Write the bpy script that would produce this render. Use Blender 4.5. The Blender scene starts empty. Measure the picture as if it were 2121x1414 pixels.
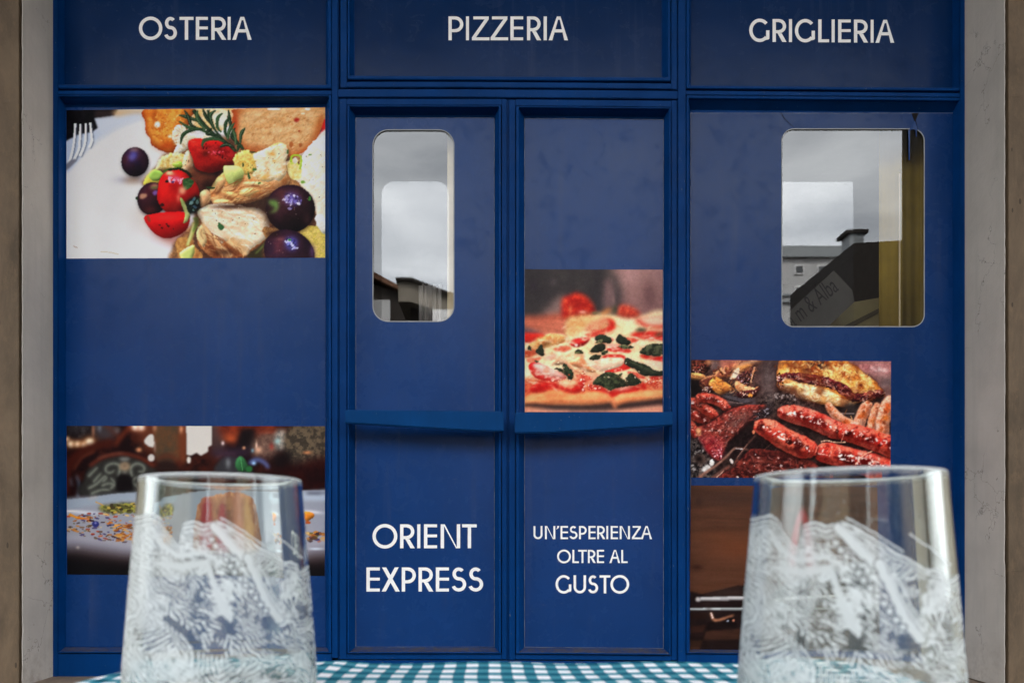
import bpy, bmesh, math, random
import numpy as np
from mathutils import Vector
random.seed(4)
R = math.radians
sc = bpy.context.scene
# ---------------------------------------------------------------- camera
# photograph frame 2121 x 1414; principal point (vanishing point of the reveals) at PX, PY; focal length F in those pixels
PX, PY, F = 1022.0, 1115.0, 1545.0
D = 2.735                      # camera to shopfront plane (y = 0), metres
HC = 0.842                     # camera height
S = D/F
cam = bpy.data.cameras.new('camera'); camo = bpy.data.objects.new('camera', cam); sc.collection.objects.link(camo)
cam.sensor_width = 36.0; cam.sensor_fit = 'HORIZONTAL'; cam.lens = 36.0*F/2121.0
cam.shift_x = (1060.5-PX)/2121.0; cam.shift_y = (PY-707.0)/2121.0
camo.location = (0, -D, HC); camo.rotation_euler = (R(90), 0, 0)
cam.clip_start = 0.02; cam.clip_end = 2000
cam.dof.use_dof = True; cam.dof.focus_distance = D; cam.dof.aperture_fstop = 11.0
sc.camera = camo
# ---------------------------------------------------------------- sky, sun, exposure
SUN_EL, SUN_AZ = 48.0, 20.0
wd = bpy.data.worlds.new('World'); sc.world = wd; wd.use_nodes = True
nt = wd.node_tree; nt.nodes.clear()
def nn(t, ty, **kw):
    n = t.nodes.new(ty)
    for k, v in kw.items(): setattr(n, k, v)
    return n
wo = nn(nt, 'ShaderNodeOutputWorld'); bg = nn(nt, 'ShaderNodeBackground'); sky = nn(nt, 'ShaderNodeTexSky', sky_type='NISHITA', sun_disc=False)
sky.sun_elevation = R(SUN_EL); sky.sun_rotation = R(SUN_AZ); sky.dust_density = 4.0; sky.air_density = 1.5
tc = nn(nt, 'ShaderNodeTexCoord'); mp = nn(nt, 'ShaderNodeMapping'); mp.inputs['Scale'].default_value = (1.0, 1.0, 2.6)
n1 = nn(nt, 'ShaderNodeTexNoise'); n1.inputs['Scale'].default_value = 5.2; n1.inputs['Detail'].default_value = 7; n1.inputs['Roughness'].default_value = .52; n1.inputs['Distortion'].default_value = .35
cr = nn(nt, 'ShaderNodeValToRGB'); cr.color_ramp.elements[0].position = .3; cr.color_ramp.elements[0].color = (4.4, 4.65, 5.0, 1); cr.color_ramp.elements[1].position = .68; cr.color_ramp.elements[1].color = (9.0, 9.3, 9.5, 1)
mx = nn(nt, 'ShaderNodeMix', data_type='RGBA'); mx.inputs[0].default_value = .88
nt.links.new(tc.outputs['Generated'], mp.inputs[0]); nt.links.new(mp.outputs[0], n1.inputs['Vector']); nt.links.new(n1.outputs['Fac'], cr.inputs[0])
nt.links.new(sky.outputs[0], mx.inputs[6]); nt.links.new(cr.outputs[0], mx.inputs[7]); nt.links.new(mx.outputs[2], bg.inputs[0]); bg.inputs[1].default_value = .1
nt.links.new(bg.outputs[0], wo.inputs[0])
sl = bpy.data.lights.new('sun', 'SUN'); sl.energy = 1.2; sl.angle = R(14); sl.color = (1, .96, .9)
so = bpy.data.objects.new('sun', sl); sc.collection.objects.link(so)
sd = Vector((math.sin(R(SUN_AZ))*math.cos(R(SUN_EL)), math.cos(R(SUN_AZ))*math.cos(R(SUN_EL)), math.sin(R(SUN_EL))))
so.rotation_euler = sd.to_track_quat('Z', 'Y').to_euler(); so.location = (0, 6, 12)
vs = sc.view_settings; vs.view_transform = 'Standard'; vs.look = 'None'; vs.gamma = 1; vs.use_curve_mapping = False; vs.exposure = 2.85
sc.render.engine = 'CYCLES'; cy = sc.cycles
cy.use_denoising = True; cy.max_bounces = 12; cy.transmission_bounces = 10; cy.glossy_bounces = 4; cy.diffuse_bounces = 3; cy.transparent_max_bounces = 12; cy.caustics_reflective = False; cy.caustics_refractive = False
cy.sample_clamp_indirect = 6
# ---------------------------------------------------------------- helpers
C = sc.collection
def lin(c): return tuple((v/255/12.92) if v/255 <= .04045 else ((v/255+.055)/1.055)**2.4 for v in c)
def sh(x): return .009*max(0.0, x-1000.0)                       # the old frame sags a little towards the right
def W(px, py, t=0., sag=True):
    d = D-t
    return Vector(((px-PX)*d/F, -t, HC-((py+(sh(px) if sag else 0))-PY)*d/F))
def mesh_obj(name, verts, faces, mat=None, parent=None, smooth=False, uv=None):
    me = bpy.data.meshes.new(name); me.from_pydata([tuple(v) for v in verts], [], faces); me.update()
    if uv is not None:
        l = me.uv_layers.new(name='uv'); li = np.empty(len(me.loops), np.int32); me.loops.foreach_get('vertex_index', li)
        l.data.foreach_set('uv', np.asarray(uv, np.float32)[li].ravel())
    o = bpy.data.objects.new(name, me); C.objects.link(o)
    if mat: me.materials.append(mat)
    if smooth: me.polygons.foreach_set('use_smooth', [True]*len(me.polygons))
    if parent: o.parent = parent
    return o
def bm_obj(name, bm, mat=None, parent=None, smooth=False):
    bmesh.ops.recalc_face_normals(bm, faces=bm.faces[:])
    me = bpy.data.meshes.new(name); bm.to_mesh(me); bm.free(); o = bpy.data.objects.new(name, me); C.objects.link(o)
    if mat: me.materials.append(mat)
    if smooth: me.polygons.foreach_set('use_smooth', [True]*len(me.polygons))
    if parent: o.parent = parent
    return o
def tag(o, label=None, cat=None, group=None, kind=None):
    if label: o['label'] = label
    if cat: o['category'] = cat
    if group: o['group'] = group
    if kind: o['kind'] = kind
    return o
def empty(name, label, cat, group=None, loc=(0, 0, 0)):
    o = bpy.data.objects.new(name, None); C.objects.link(o); o.location = loc; o.empty_display_size = .1
    return tag(o, label, cat, group)
def box_m(name, x0, x1, y0, y1, z0, z1, mat, parent=None, bev=0, seg=1):
    bm = bmesh.new()
    vs_ = [bm.verts.new((x, y, z)) for x in (x0, x1) for y in (y0, y1) for z in (z0, z1)]
    for f in ((0, 1, 3, 2), (4, 6, 7, 5), (0, 4, 5, 1), (2, 3, 7, 6), (0, 2, 6, 4), (1, 5, 7, 3)): bm.faces.new([vs_[i] for i in f])
    if bev: bmesh.ops.bevel(bm, geom=bm.edges[:], offset=bev, segments=seg, affect='EDGES')
    return bm_obj(name, bm, mat, parent)
def member(name, x0, x1, y0, y1, t, mat, parent, back=-.055, bev=.0016):
    """painted timber member: photo-pixel rectangle of its front face at depth t, following the sag"""
    bm = bmesh.new(); n = max(1, int((x1-x0)/180)) if x1 > 1000 else 1
    xs = [x0+(x1-x0)*i/n for i in range(n+1)]; cols = []
    for x in xs:
        f = [W(x, y1, t), W(x, y0, t)]; cols.append([bm.verts.new(f[0]), bm.verts.new(f[1]), bm.verts.new((f[1].x, -back, f[1].z)), bm.verts.new((f[0].x, -back, f[0].z))])
    for a, b in zip(cols, cols[1:]):
        for i in range(4): bm.faces.new([a[i], b[i], b[(i+1) % 4], a[(i+1) % 4]])
    bm.faces.new(cols[0]); bm.faces.new(cols[-1])
    bmesh.ops.recalc_face_normals(bm, faces=bm.faces[:])
    es = [e for e in bm.edges if len(e.link_faces) == 2 and e.calc_face_angle(0) > 1.0]
    if bev: bmesh.ops.bevel(bm, geom=es, offset=bev, segments=2, affect='EDGES')
    return bm_obj(name, bm, mat, parent)
# ---------------------------------------------------------------- materials
def mat_new(name):
    m = bpy.data.materials.new(name); m.use_nodes = True; t = m.node_tree; b = t.nodes['Principled BSDF']; return m, t, b
def noise(t, scale, detail=4, rough=.55, vec=None, dist=0):
    n = nn(t, 'ShaderNodeTexNoise'); n.inputs['Scale'].default_value = scale; n.inputs['Detail'].default_value = detail; n.inputs['Roughness'].default_value = rough; n.inputs['Distortion'].default_value = dist
    if vec is not None: t.links.new(vec, n.inputs['Vector'])
    return n
def ramp(t, src, stops):
    r = nn(t, 'ShaderNodeValToRGB'); e = r.color_ramp.elements
    while len(e) < len(stops): e.new(.5)
    for i, (p, c) in enumerate(stops): e[i].position = p; e[i].color = (c, c, c, 1) if isinstance(c, (int, float)) else (*c, 1)
    t.links.new(src, r.inputs[0]); return r.outputs[0]
def mixc(t, fac, a, b, mode='MIX'):
    m = nn(t, 'ShaderNodeMix', data_type='RGBA', blend_type=mode)
    for s_, v in ((0, fac), (6, a), (7, b)):
        if isinstance(v, (int, float)): m.inputs[s_].default_value = v
        elif isinstance(v, tuple): m.inputs[s_].default_value = (*v, 1)
        else: t.links.new(v, m.inputs[s_])
    return m.outputs[2]
def mathn(t, op, a, b=0.):
    m = nn(t, 'ShaderNodeMath', operation=op)
    for i, v in enumerate((a, b)):
        if isinstance(v, (int, float)): m.inputs[i].default_value = v
        else: t.links.new(v, m.inputs[i])
    return m.outputs[0]
def wpos(t, scale=(1, 1, 1)):
    g = nn(t, 'ShaderNodeNewGeometry'); m = nn(t, 'ShaderNodeMapping'); m.inputs['Scale'].default_value = scale; t.links.new(g.outputs['Position'], m.inputs[0]); return m.outputs[0]
def bump(t, b, src, dist, strength=1.):
    n = nn(t, 'ShaderNodeBump'); n.inputs['Distance'].default_value = dist; n.inputs['Strength'].default_value = strength; t.links.new(src, n.inputs['Height']); t.links.new(n.outputs[0], b.inputs['Normal'])
def specks_mask(t, scale, size, density, vec=None):
    v = nn(t, 'ShaderNodeTexVoronoi'); v.inputs['Scale'].default_value = scale
    if vec is not None: t.links.new(vec, v.inputs['Vector'])
    a = mathn(t, 'LESS_THAN', v.outputs['Distance'], size); s_ = nn(t, 'ShaderNodeSeparateColor'); t.links.new(v.outputs['Color'], s_.inputs[0])
    return mathn(t, 'MULTIPLY', a, mathn(t, 'LESS_THAN', s_.outputs[0], density))
def mat_paint(name, col, rough=.42, spec=.05, dust=.75):
    m, t, b = mat_new(name); p = wpos(t)
    big = noise(t, 5, 5, .6, p); c = mixc(t, ramp(t, big.outputs['Fac'], [(.3, 0), (.72, 1)]), tuple(v*.82 for v in col), tuple(v*1.16 for v in col))
    st = noise(t, 60, 3, .6, wpos(t, (1, 1, .06))); c = mixc(t, mathn(t, 'MULTIPLY', ramp(t, st.outputs['Fac'], [(.5, 0), (.8, 1)]), .3), c, tuple(v*.6 for v in col))
    g = nn(t, 'ShaderNodeNewGeometry'); sx = nn(t, 'ShaderNodeSeparateXYZ'); t.links.new(g.outputs['Normal'], sx.inputs[0])
    dn = noise(t, 38, 4, .7, p); up = mathn(t, 'MULTIPLY', ramp(t, sx.outputs['Z'], [(.35, 0), (.8, 1)]), ramp(t, dn.outputs['Fac'], [(.36, .25), (.6, 1)]))
    c = mixc(t, mathn(t, 'MULTIPLY', up, dust), c, (.085, .066, .045))                           # dust lying on the ledges
    c = mixc(t, mathn(t, 'MULTIPLY', specks_mask(t, 170, .13, .03, p), .6), c, (.42, .40, .33))   # chips and splashes
    c = mixc(t, mathn(t, 'MULTIPLY', ramp(t, noise(t, 75, 3, .6, wpos(t, (1, 1, .6))).outputs['Fac'], [(.71, 0), (.74, 1)]), .45), c, (.20, .22, .25))
    t.links.new(c, b.inputs['Base Color']); b.inputs['Specular IOR Level'].default_value = spec
    t.links.new(ramp(t, noise(t, 14, 4, .6, p).outputs['Fac'], [(.3, rough-.08), (.7, rough+.1)]), b.inputs['Roughness'])
    bump(t, b, noise(t, 90, 4, .6, wpos(t, (1, 1, .35))).outputs['Fac'], .0012, .5); return m
def mat_vinyl(name, col, rough=.25, spec=.165):
    m, t, b = mat_new(name); p = wpos(t)
    n = noise(t, 3.2, 5, .6, p); c = mixc(t, ramp(t, n.outputs['Fac'], [(.3, 0), (.7, 1)]), tuple(v*.9 for v in col), tuple(v*1.1 for v in col))
    bl = noise(t, 15, 6, .68, p, .6); blot = ramp(t, bl.outputs['Fac'], [(.52, 0), (.74, 1)])                    # rubbed and damp blotches
    c = mixc(t, mathn(t, 'MULTIPLY', blot, .2), c, tuple(v*.8 for v in col))
    c = mixc(t, mathn(t, 'MULTIPLY', specks_mask(t, 70, .055, .05, p), .7), c, (.3, .3, .32))
    dr = noise(t, 26, 5, .65, wpos(t, (1, 1, .05))); c = mixc(t, mathn(t, 'MULTIPLY', ramp(t, dr.outputs['Fac'], [(.56, 0), (.74, 1)]), .30), c, (.05, .07, .14))
    sc_ = noise(t, 120, 3, .6, wpos(t, (.25, 1, 1.0))); c = mixc(t, mathn(t, 'MULTIPLY', ramp(t, sc_.outputs['Fac'], [(.70, 0), (.76, 1)]), .35), c, (.10, .11, .16))
    fs = noise(t, 700, 2, .5, p); c = mixc(t, .2, c, fs.outputs['Fac'], 'OVERLAY')
    t.links.new(c, b.inputs['Base Color'])
    t.links.new(mathn(t, 'SUBTRACT', spec, mathn(t, 'MULTIPLY', blot, spec*.16)), b.inputs['Specular IOR Level'])
    rr = mathn(t, 'ADD', ramp(t, n.outputs['Fac'], [(.3, rough-.03), (.7, rough+.05)]), mathn(t, 'MULTIPLY', blot, .14)); t.links.new(rr, b.inputs['Roughness'])
    bump(t, b, noise(t, 5, 3, .5, p).outputs['Fac'], .006, .25); return m
def mat_print(name):
    m, t, b = mat_new(name); a = nn(t, 'ShaderNodeVertexColor'); a.layer_name = 'ink'
    t.links.new(a.outputs['Color'], b.inputs['Base Color']); b.inputs['Roughness'].default_value = .34; b.inputs['Specular IOR Level'].default_value = .035
    bump(t, b, noise(t, 5, 3, .5, wpos(t)).outputs['Fac'], .006, .2); return m
def mat_flat(name, col, rough=.6, spec=.3, var=.12, nscale=12, bmp=0):
    m, t, b = mat_new(name); n = noise(t, nscale, 5, .6, wpos(t))
    t.links.new(mixc(t, ramp(t, n.outputs['Fac'], [(.3, 0), (.7, 1)]), tuple(v*(1-var) for v in col), tuple(min(1, v*(1+var)) for v in col)), b.inputs['Base Color'])
    b.inputs['Roughness'].default_value = rough; b.inputs['Specular IOR Level'].default_value = spec
    if bmp: bump(t, b, n.outputs['Fac'], bmp)
    return m
def mat_plaster(name, col):
    m, t, b = mat_new(name); p = wpos(t)
    n = noise(t, 4, 6, .62, p); c = mixc(t, ramp(t, n.outputs['Fac'], [(.3, 0), (.7, 1)]), tuple(v*.86 for v in col), tuple(v*1.1 for v in col))
    st = noise(t, 26, 4, .6, wpos(t, (1, 1, .08))); c = mixc(t, mathn(t, 'MULTIPLY', ramp(t, st.outputs['Fac'], [(.5, 0), (.75, 1)]), .3), c, tuple(v*.7 for v in col))
    ck = nn(t, 'ShaderNodeTexVoronoi', feature='DISTANCE_TO_EDGE'); ck.inputs['Scale'].default_value = 4.2
    wv = noise(t, 9, 4, .6, p); ad = nn(t, 'ShaderNodeVectorMath', operation='MULTIPLY_ADD'); t.links.new(wv.outputs['Color'], ad.inputs[0]); ad.inputs[1].default_value = (.24, .24, .24); t.links.new(p, ad.inputs[2]); t.links.new(ad.outputs[0], ck.inputs['Vector'])
    crk = mathn(t, 'MULTIPLY', ramp(t, ck.outputs['Distance'], [(0, 1), (.006, 0)]), ramp(t, noise(t, 3.4, 2, .5, p).outputs['Fac'], [(.54, 0), (.6, 1)]))
    c = mixc(t, mathn(t, 'MULTIPLY', crk, .75), c, (.05, .045, .04))
    c = mixc(t, mathn(t, 'MULTIPLY', specks_mask(t, 46, .08, .1, wpos(t, (1, 1, .5))), .7), c, (.09, .07, .055))
    dz = nn(t, 'ShaderNodeSeparateXYZ'); t.links.new(p, dz.inputs[0])
    dirt = mathn(t, 'MULTIPLY', ramp(t, dz.outputs['Z'], [(.33, 1), (.5, 0)]), ramp(t, noise(t, 13, 5, .7, p).outputs['Fac'], [(.45, 0), (.7, 1)])); c = mixc(t, mathn(t, 'MULTIPLY', dirt, .6), c, (.12, .085, .06))
    t.links.new(c, b.inputs['Base Color']); b.inputs['Roughness'].default_value = .75; b.inputs['Specular IOR Level'].default_value = .2
    hb = mathn(t, 'ADD', noise(t, 55, 5, .65, p).outputs['Fac'], mathn(t, 'MULTIPLY', noise(t, 10, 3, .5, p).outputs['Fac'], 1.5)); bump(t, b, hb, .003, .55); return m
def mat_stone(name, col):
    m, t, b = mat_new(name); p = wpos(t)
    n = noise(t, 7, 7, .68, wpos(t, (1, 1, .35)), .5); c = mixc(t, ramp(t, n.outputs['Fac'], [(.32, 0), (.68, 1)]), tuple(v*.62 for v in col), tuple(v*1.35 for v in col))
    g2 = noise(t, 40, 6, .75, wpos(t, (1, 1, .5))); c = mixc(t, mathn(t, 'MULTIPLY', ramp(t, g2.outputs['Fac'], [(.5, 0), (.7, 1)]), .5), c, (col[0]*1.5, col[1]*1.42, col[2]*1.3))
    c = mixc(t, mathn(t, 'MULTIPLY', specks_mask(t, 36, .15, .14, wpos(t, (1, 1, .4))), .75), c, tuple(v*.3 for v in col))
    t.links.new(c, b.inputs['Base Color']); b.inputs['Roughness'].default_value = .7; b.inputs['Specular IOR Level'].default_value = .25
    bump(t, b, mathn(t, 'ADD', n.outputs['Fac'], g2.outputs['Fac']), .003, .6); return m
def mat_pane(name, refl, tint=(1, 1, 1)):
    m = bpy.data.materials.new(name); m.use_nodes = True; t = m.node_tree; t.nodes.clear()
    o = nn(t, 'ShaderNodeOutputMaterial'); mxs = nn(t, 'ShaderNodeMixShader'); tr = nn(t, 'ShaderNodeBsdfTransparent'); gl = nn(t, 'ShaderNodeBsdfGlossy'); gl.inputs['Roughness'].default_value = 0.0
    lw = nn(t, 'ShaderNodeLayerWeight'); lw.inputs['Blend'].default_value = .5; fac = mathn(t, 'ADD', mathn(t, 'MULTIPLY', mathn(t, 'POWER', lw.outputs['Facing'], 5.), 1-refl), refl); tr.inputs[0].default_value = (*tint, 1)
    t.links.new(fac, mxs.inputs[0]); t.links.new(tr.outputs[0], mxs.inputs[1]); t.links.new(gl.outputs[0], mxs.inputs[2]); t.links.new(mxs.outputs[0], o.inputs[0]); return m
BLUE = (.0009, .036, .154)
M = {}
M['paint'] = mat_paint('blue_gloss_paint', BLUE)
M['bar'] = mat_paint('blue_bar_paint', (.0009, .041, .150), .4, .05, .3)
M['vinyl'] = mat_vinyl('blue_vinyl_film', (.0050, .0375, .153))
M['vdark'] = mat_vinyl('navy_vinyl_film', (.0032, .0305, .128))
M['sign'] = mat_vinyl('dark_navy_sign_film', (.0010, .0190, .080), .22, .12)
M['print'] = mat_print('printed_film')
M['letter'] = mat_flat('white_lettering_film', (.93, .92, .895), .45, .1, .05, 30)
M['plaster'] = mat_plaster('grey_plaster', (.48, .435, .385))
M['stone'] = mat_stone('brown_stone', (.125, .087, .054))
M['step'] = mat_stone('doorstep_stone', (.20, .15, .11))
M['wall'] = mat_flat('render_wall', (.42, .37, .30), .8)
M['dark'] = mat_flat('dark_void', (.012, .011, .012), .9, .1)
M['rubber'] = mat_flat('window_gasket', (.30, .30, .30), .5)
M['pane'] = mat_pane('window_glass', .096)
M['pane_in'] = mat_pane('inner_window_glass', .075)
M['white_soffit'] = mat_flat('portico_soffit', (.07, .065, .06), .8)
# ---------------------------------------------------------------- painter (numpy) for the printed photographs
def _box(a, r, ax):
    if r < 1: return a
    pad = [(0, 0)]*a.ndim; pad[ax] = (r+1, r)
    c = np.cumsum(np.pad(a, pad, mode='edge'), axis=ax)
    n = a.shape[ax]
    hi = np.take(c, range(2*r+1, 2*r+1+n), axis=ax); lo = np.take(c, range(0, n), axis=ax)
    return (hi-lo)/(2*r+1)
def blur(a, s):
    if s <= .3: return a
    if s < 1.0:
        w = .5*s*s
        for ax in (0, 1):
            p = np.pad(a, [(1, 1) if i == ax else (0, 0) for i in range(a.ndim)], mode='edge')
            n = a.shape[ax]
            a = (1-2*w*.7)*a + .7*w*(np.take(p, range(0, n), ax)+np.take(p, range(2, n+2), ax))
        return a
    r = max(1, int(round(s*.95)))
    for _ in range(3 if s > 1.5 else 2):
        a = _box(_box(a, r, 0), r, 1)
    return a
_rg = np.random.RandomState(7); _tab = _rg.rand(256, 256).astype(np.float32)
def vnoise(x, y, seed=0):
    xi = np.floor(x).astype(int); yi = np.floor(y).astype(int)
    fx = x-xi; fy = y-yi; fx = fx*fx*(3-2*fx); fy = fy*fy*(3-2*fy)
    xi = xi+seed*37; yi = yi+seed*91
    g = lambda i, j: _tab[(yi+j) & 255, (xi+i) & 255]
    return (g(0, 0)*(1-fx)+g(1, 0)*fx)*(1-fy)+(g(0, 1)*(1-fx)+g(1, 1)*fx)*fy
def fbm(x, y, seed=0, o=4):
    s = 0; a = .5; t = 0
    for i in range(o):
        s = s+a*vnoise(x, y, seed+i*3); t += a; a *= .55; x = x*2.03+11.3; y = y*2.03+5.7
    return s/t
def crom(p, n=7, closed=True):
    p = np.array(p, float); m = len(p); out = []
    for i in range(m if closed else m-1):
        if closed: a, b, c, d = p[(i-1) % m], p[i], p[(i+1) % m], p[(i+2) % m]
        else: a, b, c, d = p[max(i-1, 0)], p[i], p[i+1], p[min(i+2, m-1)]
        for t in np.linspace(0, 1, n, endpoint=False):
            out.append(.5*((2*b)+(c-a)*t+(2*a-5*b+4*c-d)*t*t+(3*b-a-3*c+d)*t**3))
    if not closed: out.append(p[-1])
    return np.array(out)
def hx(c): return np.array(c, float)/255.
class Canvas:
    def __init__(s, rect, zo, zs, k, bg):
        s.x0, s.y0, s.x1, s.y1 = rect; s.k = k; s.zo = zo; s.zs = zs; s.q = k/zs
        s.w = int(round((s.x1-s.x0)*k)); s.h = int(round((s.y1-s.y0)*k))
        s.a = np.empty((s.h, s.w, 3)); s.a[:] = hx(bg)
        jy, jx = np.mgrid[0:s.h, 0:s.w]; s.jx = jx+.5; s.jy = jy+.5
        s.U = (s.jx/k+s.x0-zo[0])*zs; s.V = (s.jy/k+s.y0-zo[1])*zs     # zoom-view coordinates of every cell
        s.rs = np.random.RandomState(3)
    def cv(s, p):
        p = np.array(p, float)
        return np.stack([((p[:, 0]/s.zs+s.zo[0])-s.x0)*s.k, ((p[:, 1]/s.zs+s.zo[1])-s.y0)*s.k], 1)
    def _bb(s, P, m):
        a = max(0, int(P[:, 0].min()-m)); b = min(s.w, int(P[:, 0].max()+m)+2)
        c = max(0, int(P[:, 1].min()-m)); d = min(s.h, int(P[:, 1].max()+m)+2)
        return (a, b, c, d) if b > a+1 and d > c+1 else None
    def mask(s, pts, sm=True, soft=.7, m=0, rough=0, rs=12, seed=0):
        P = s.cv(crom(pts) if sm else pts); bb = s._bb(P, 3+soft*3+m)
        if bb is None: return None, None
        a, b, c, d = bb; X = s.jx[c:d, a:b]; Y = s.jy[c:d, a:b]
        if rough:
            q = rough*s.q; X = X+q*(fbm(X/(rs*s.q), Y/(rs*s.q), seed+5, 3)-.5)*2; Y = Y+q*(fbm(X/(rs*s.q)+50, Y/(rs*s.q), seed+9, 3)-.5)*2
        ins = np.zeros(X.shape, bool); n = len(P)
        for i in range(n):
            x1, y1 = P[i]; x2, y2 = P[(i+1) % n]
            if y1 == y2: continue
            cnd = (y1 > Y) != (y2 > Y)
            ins ^= cnd & (X < (x2-x1)*(Y-y1)/(y2-y1)+x1)
        return blur(ins.astype(float), soft), bb
    def put(s, m, bb, col, op=1):
        a, b, c, d = bb; t = s.a[c:d, a:b]; f = (m*op)[..., None]
        s.a[c:d, a:b] = t*(1-f)+f*col
    def tex(s, bb, col, col2=None, nz=30, ct=2.2, seed=0, an=(1, 1, 0), g2=None, gd=(0, 1), g3=0):
        a, b, c, d = bb; U = s.U[c:d, a:b]; V = s.V[c:d, a:b]
        out = np.empty(U.shape+(3,)); out[:] = hx(col)
        if g2 is not None:
            t = (U-U.min())/max(1, np.ptp(U))*gd[0]+(V-V.min())/max(1, np.ptp(V))*gd[1]
            if gd[0] < 0: t = t-gd[0]
            if gd[1] < 0: t = t-gd[1]
            t = np.clip(t/(abs(gd[0])+abs(gd[1])), 0, 1)[..., None]; out = out*(1-t)+t*hx(g2)
        if col2 is not None:
            ca, sa = math.cos(an[2]), math.sin(an[2]); x = (U*ca+V*sa)/nz/an[0]; y = (-U*sa+V*ca)/nz/an[1]
            t = np.clip((fbm(x, y, seed)-.5)*ct+.5, 0, 1)[..., None]; out = out*(1-t)+t*hx(col2)
        return out
    def shape(s, pts, col, sm=True, soft=.7, op=1, bulge=0, bk=1., L=(-.5, -.85), edge=None, rough=0, rs=12, seed=0, grain=0, gs=6, sh=None, nm=None, **kw):
        if sh:                                       # soft contact shade printed in the photograph
            m, bb = s.mask([(x+sh[0], y+sh[1]) for x, y in pts], sm, max(.7, sh[2]*s.q))
            if m is not None: s.put(m, bb, hx(sh[4] if len(sh) > 4 else (15, 8, 10)), sh[3])
        m, bb = s.mask(pts, sm, soft, bulge*s.q*2+3 if bulge else 0, rough, rs, seed)
        if m is None: return None
        C = s.tex(bb, col, seed=seed, **kw)
        a, b, c, d = bb
        if nm: m = m*np.clip((fbm(s.U[c:d, a:b]/nm[0], s.V[c:d, a:b]/(nm[0]*(nm[3] if len(nm) > 3 else 1)), seed+13, 3)-nm[1])*nm[2], 0, 1); m = blur(m, .75)
        if grain:
            g = fbm(s.U[c:d, a:b]/gs, s.V[c:d, a:b]/gs, seed+2, 3)-.5; C = C*(1+grain*2*g[..., None])
        if edge:
            e = np.clip((1-blur(m, edge[1]*s.q))*1.9-.12, 0, 1)[..., None]*edge[2]; C = C*(1-e)+e*hx(edge[0])
        if bulge:
            r = bulge*s.q; h = blur(m, r); gy, gx = np.gradient(h)
            sd = (gx*L[0]+gy*L[1])*r*1.45*bk; C = np.clip(C*(1-sd[..., None]), 0, 1)
        s.put(m, bb, np.clip(C, 0, 1), op)
        return m, bb
    def ell(s, x, y, rx, ry, col, ang=0, n=14, **kw):
        t = np.linspace(0, 2*math.pi, n, endpoint=False); ca, sa = math.cos(ang), math.sin(ang)
        return s.shape([(x+rx*math.cos(q)*ca-ry*math.sin(q)*sa, y+rx*math.cos(q)*sa+ry*math.sin(q)*ca) for q in t], col, **kw)
    def glow(s, x, y, rx, ry, col, op=1, ang=0):
        P = s.cv([(x-rx*2.5, y-ry*2.5-rx), (x+rx*2.5, y+ry*2.5+rx)]); bb = s._bb(P, 2)
        if bb is None: return
        a, b, c, d = bb; dx = s.U[c:d, a:b]-x; dy = s.V[c:d, a:b]-y; ca, sa = math.cos(ang), math.sin(ang)
        r = ((dx*ca+dy*sa)/rx)**2+((-dx*sa+dy*ca)/ry)**2
        s.put(np.exp(-r*1.3), bb, hx(col), op)
    def line(s, pts, w, col, w2=None, soft=.6, op=1, sm=True, side=None, rough=0):
        P = crom(pts, 6, False) if sm and len(pts) > 2 else np.array(pts, float)
        n = len(P); w2 = w if w2 is None else w2
        T = np.gradient(P, axis=0); T /= np.linalg.norm(T, axis=1)[:, None]+1e-9; N = np.stack([-T[:, 1], T[:, 0]], 1)
        ww = np.linspace(w, w2, n)[:, None]/2
        if isinstance(w, (list, tuple)): ww = np.interp(np.linspace(0, 1, n), np.linspace(0, 1, len(w)), w)[:, None]/2
        poly = np.concatenate([P+N*ww, (P-N*ww)[::-1]])
        s.shape(poly, col, sm=False, soft=soft, op=op, rough=rough)
        if side:
            poly = np.concatenate([P+N*ww*side[1], P+N*ww*side[2]][0:1]+[(P+N*ww*side[2])[::-1]])
            s.shape(poly, side[0], sm=False, soft=soft, op=op)
    def specks(s, region, n, size, cols, soft=.5, op=1, asp=1.6, seed=0, ang=None):
        rs = np.random.RandomState(seed+17); R = np.array(region, float); x0, y0 = R.min(0); x1, y1 = R.max(0); k = 0; tr = 0
        while k < n and tr < n*30:
            tr += 1; x = rs.uniform(x0, x1); y = rs.uniform(y0, y1); ins = False
            for i in range(len(R)):
                a = R[i]; b = R[(i+1) % len(R)]
                if (a[1] > y) != (b[1] > y) and x < (b[0]-a[0])*(y-a[1])/(b[1]-a[1])+a[0]: ins = not ins
            if not ins: continue
            k += 1; r = size*rs.uniform(.5, 1.4); c = cols[rs.randint(len(cols))]
            s.ell(x, y, r*asp, r, c, ang=rs.uniform(0, 3.1) if ang is None else ang+rs.uniform(-.3, .3), n=7, soft=soft, op=op*rs.uniform(.7, 1))
    def streaks(s, region, n, ang, ln, w, cols, op=.5, soft=.7, seed=0, jit=.25):
        rs = np.random.RandomState(seed+5); R = np.array(region, float); x0, y0 = R.min(0); x1, y1 = R.max(0); k = 0; tr = 0
        while k < n and tr < n*30:
            tr += 1; x = rs.uniform(x0, x1); y = rs.uniform(y0, y1); ins = False
            for i in range(len(R)):
                a = R[i]; b = R[(i+1) % len(R)]
                if (a[1] > y) != (b[1] > y) and x < (b[0]-a[0])*(y-a[1])/(b[1]-a[1])+a[0]: ins = not ins
            if not ins: continue
            k += 1; t = ang+rs.normal()*jit; l = ln*rs.uniform(.5, 1.3); q = rs.uniform(-.2, .2)*l; dx, dy = math.cos(t), math.sin(t)
            s.line([(x-dx*l/2, y-dy*l/2), (x-dy*q, y+dx*q), (x+dx*l/2, y+dy*l/2)], [w*.3, w*rs.uniform(.7, 1.4), w*.3], cols[rs.randint(len(cols))], soft=soft, op=op*rs.uniform(.5, 1))
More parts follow.
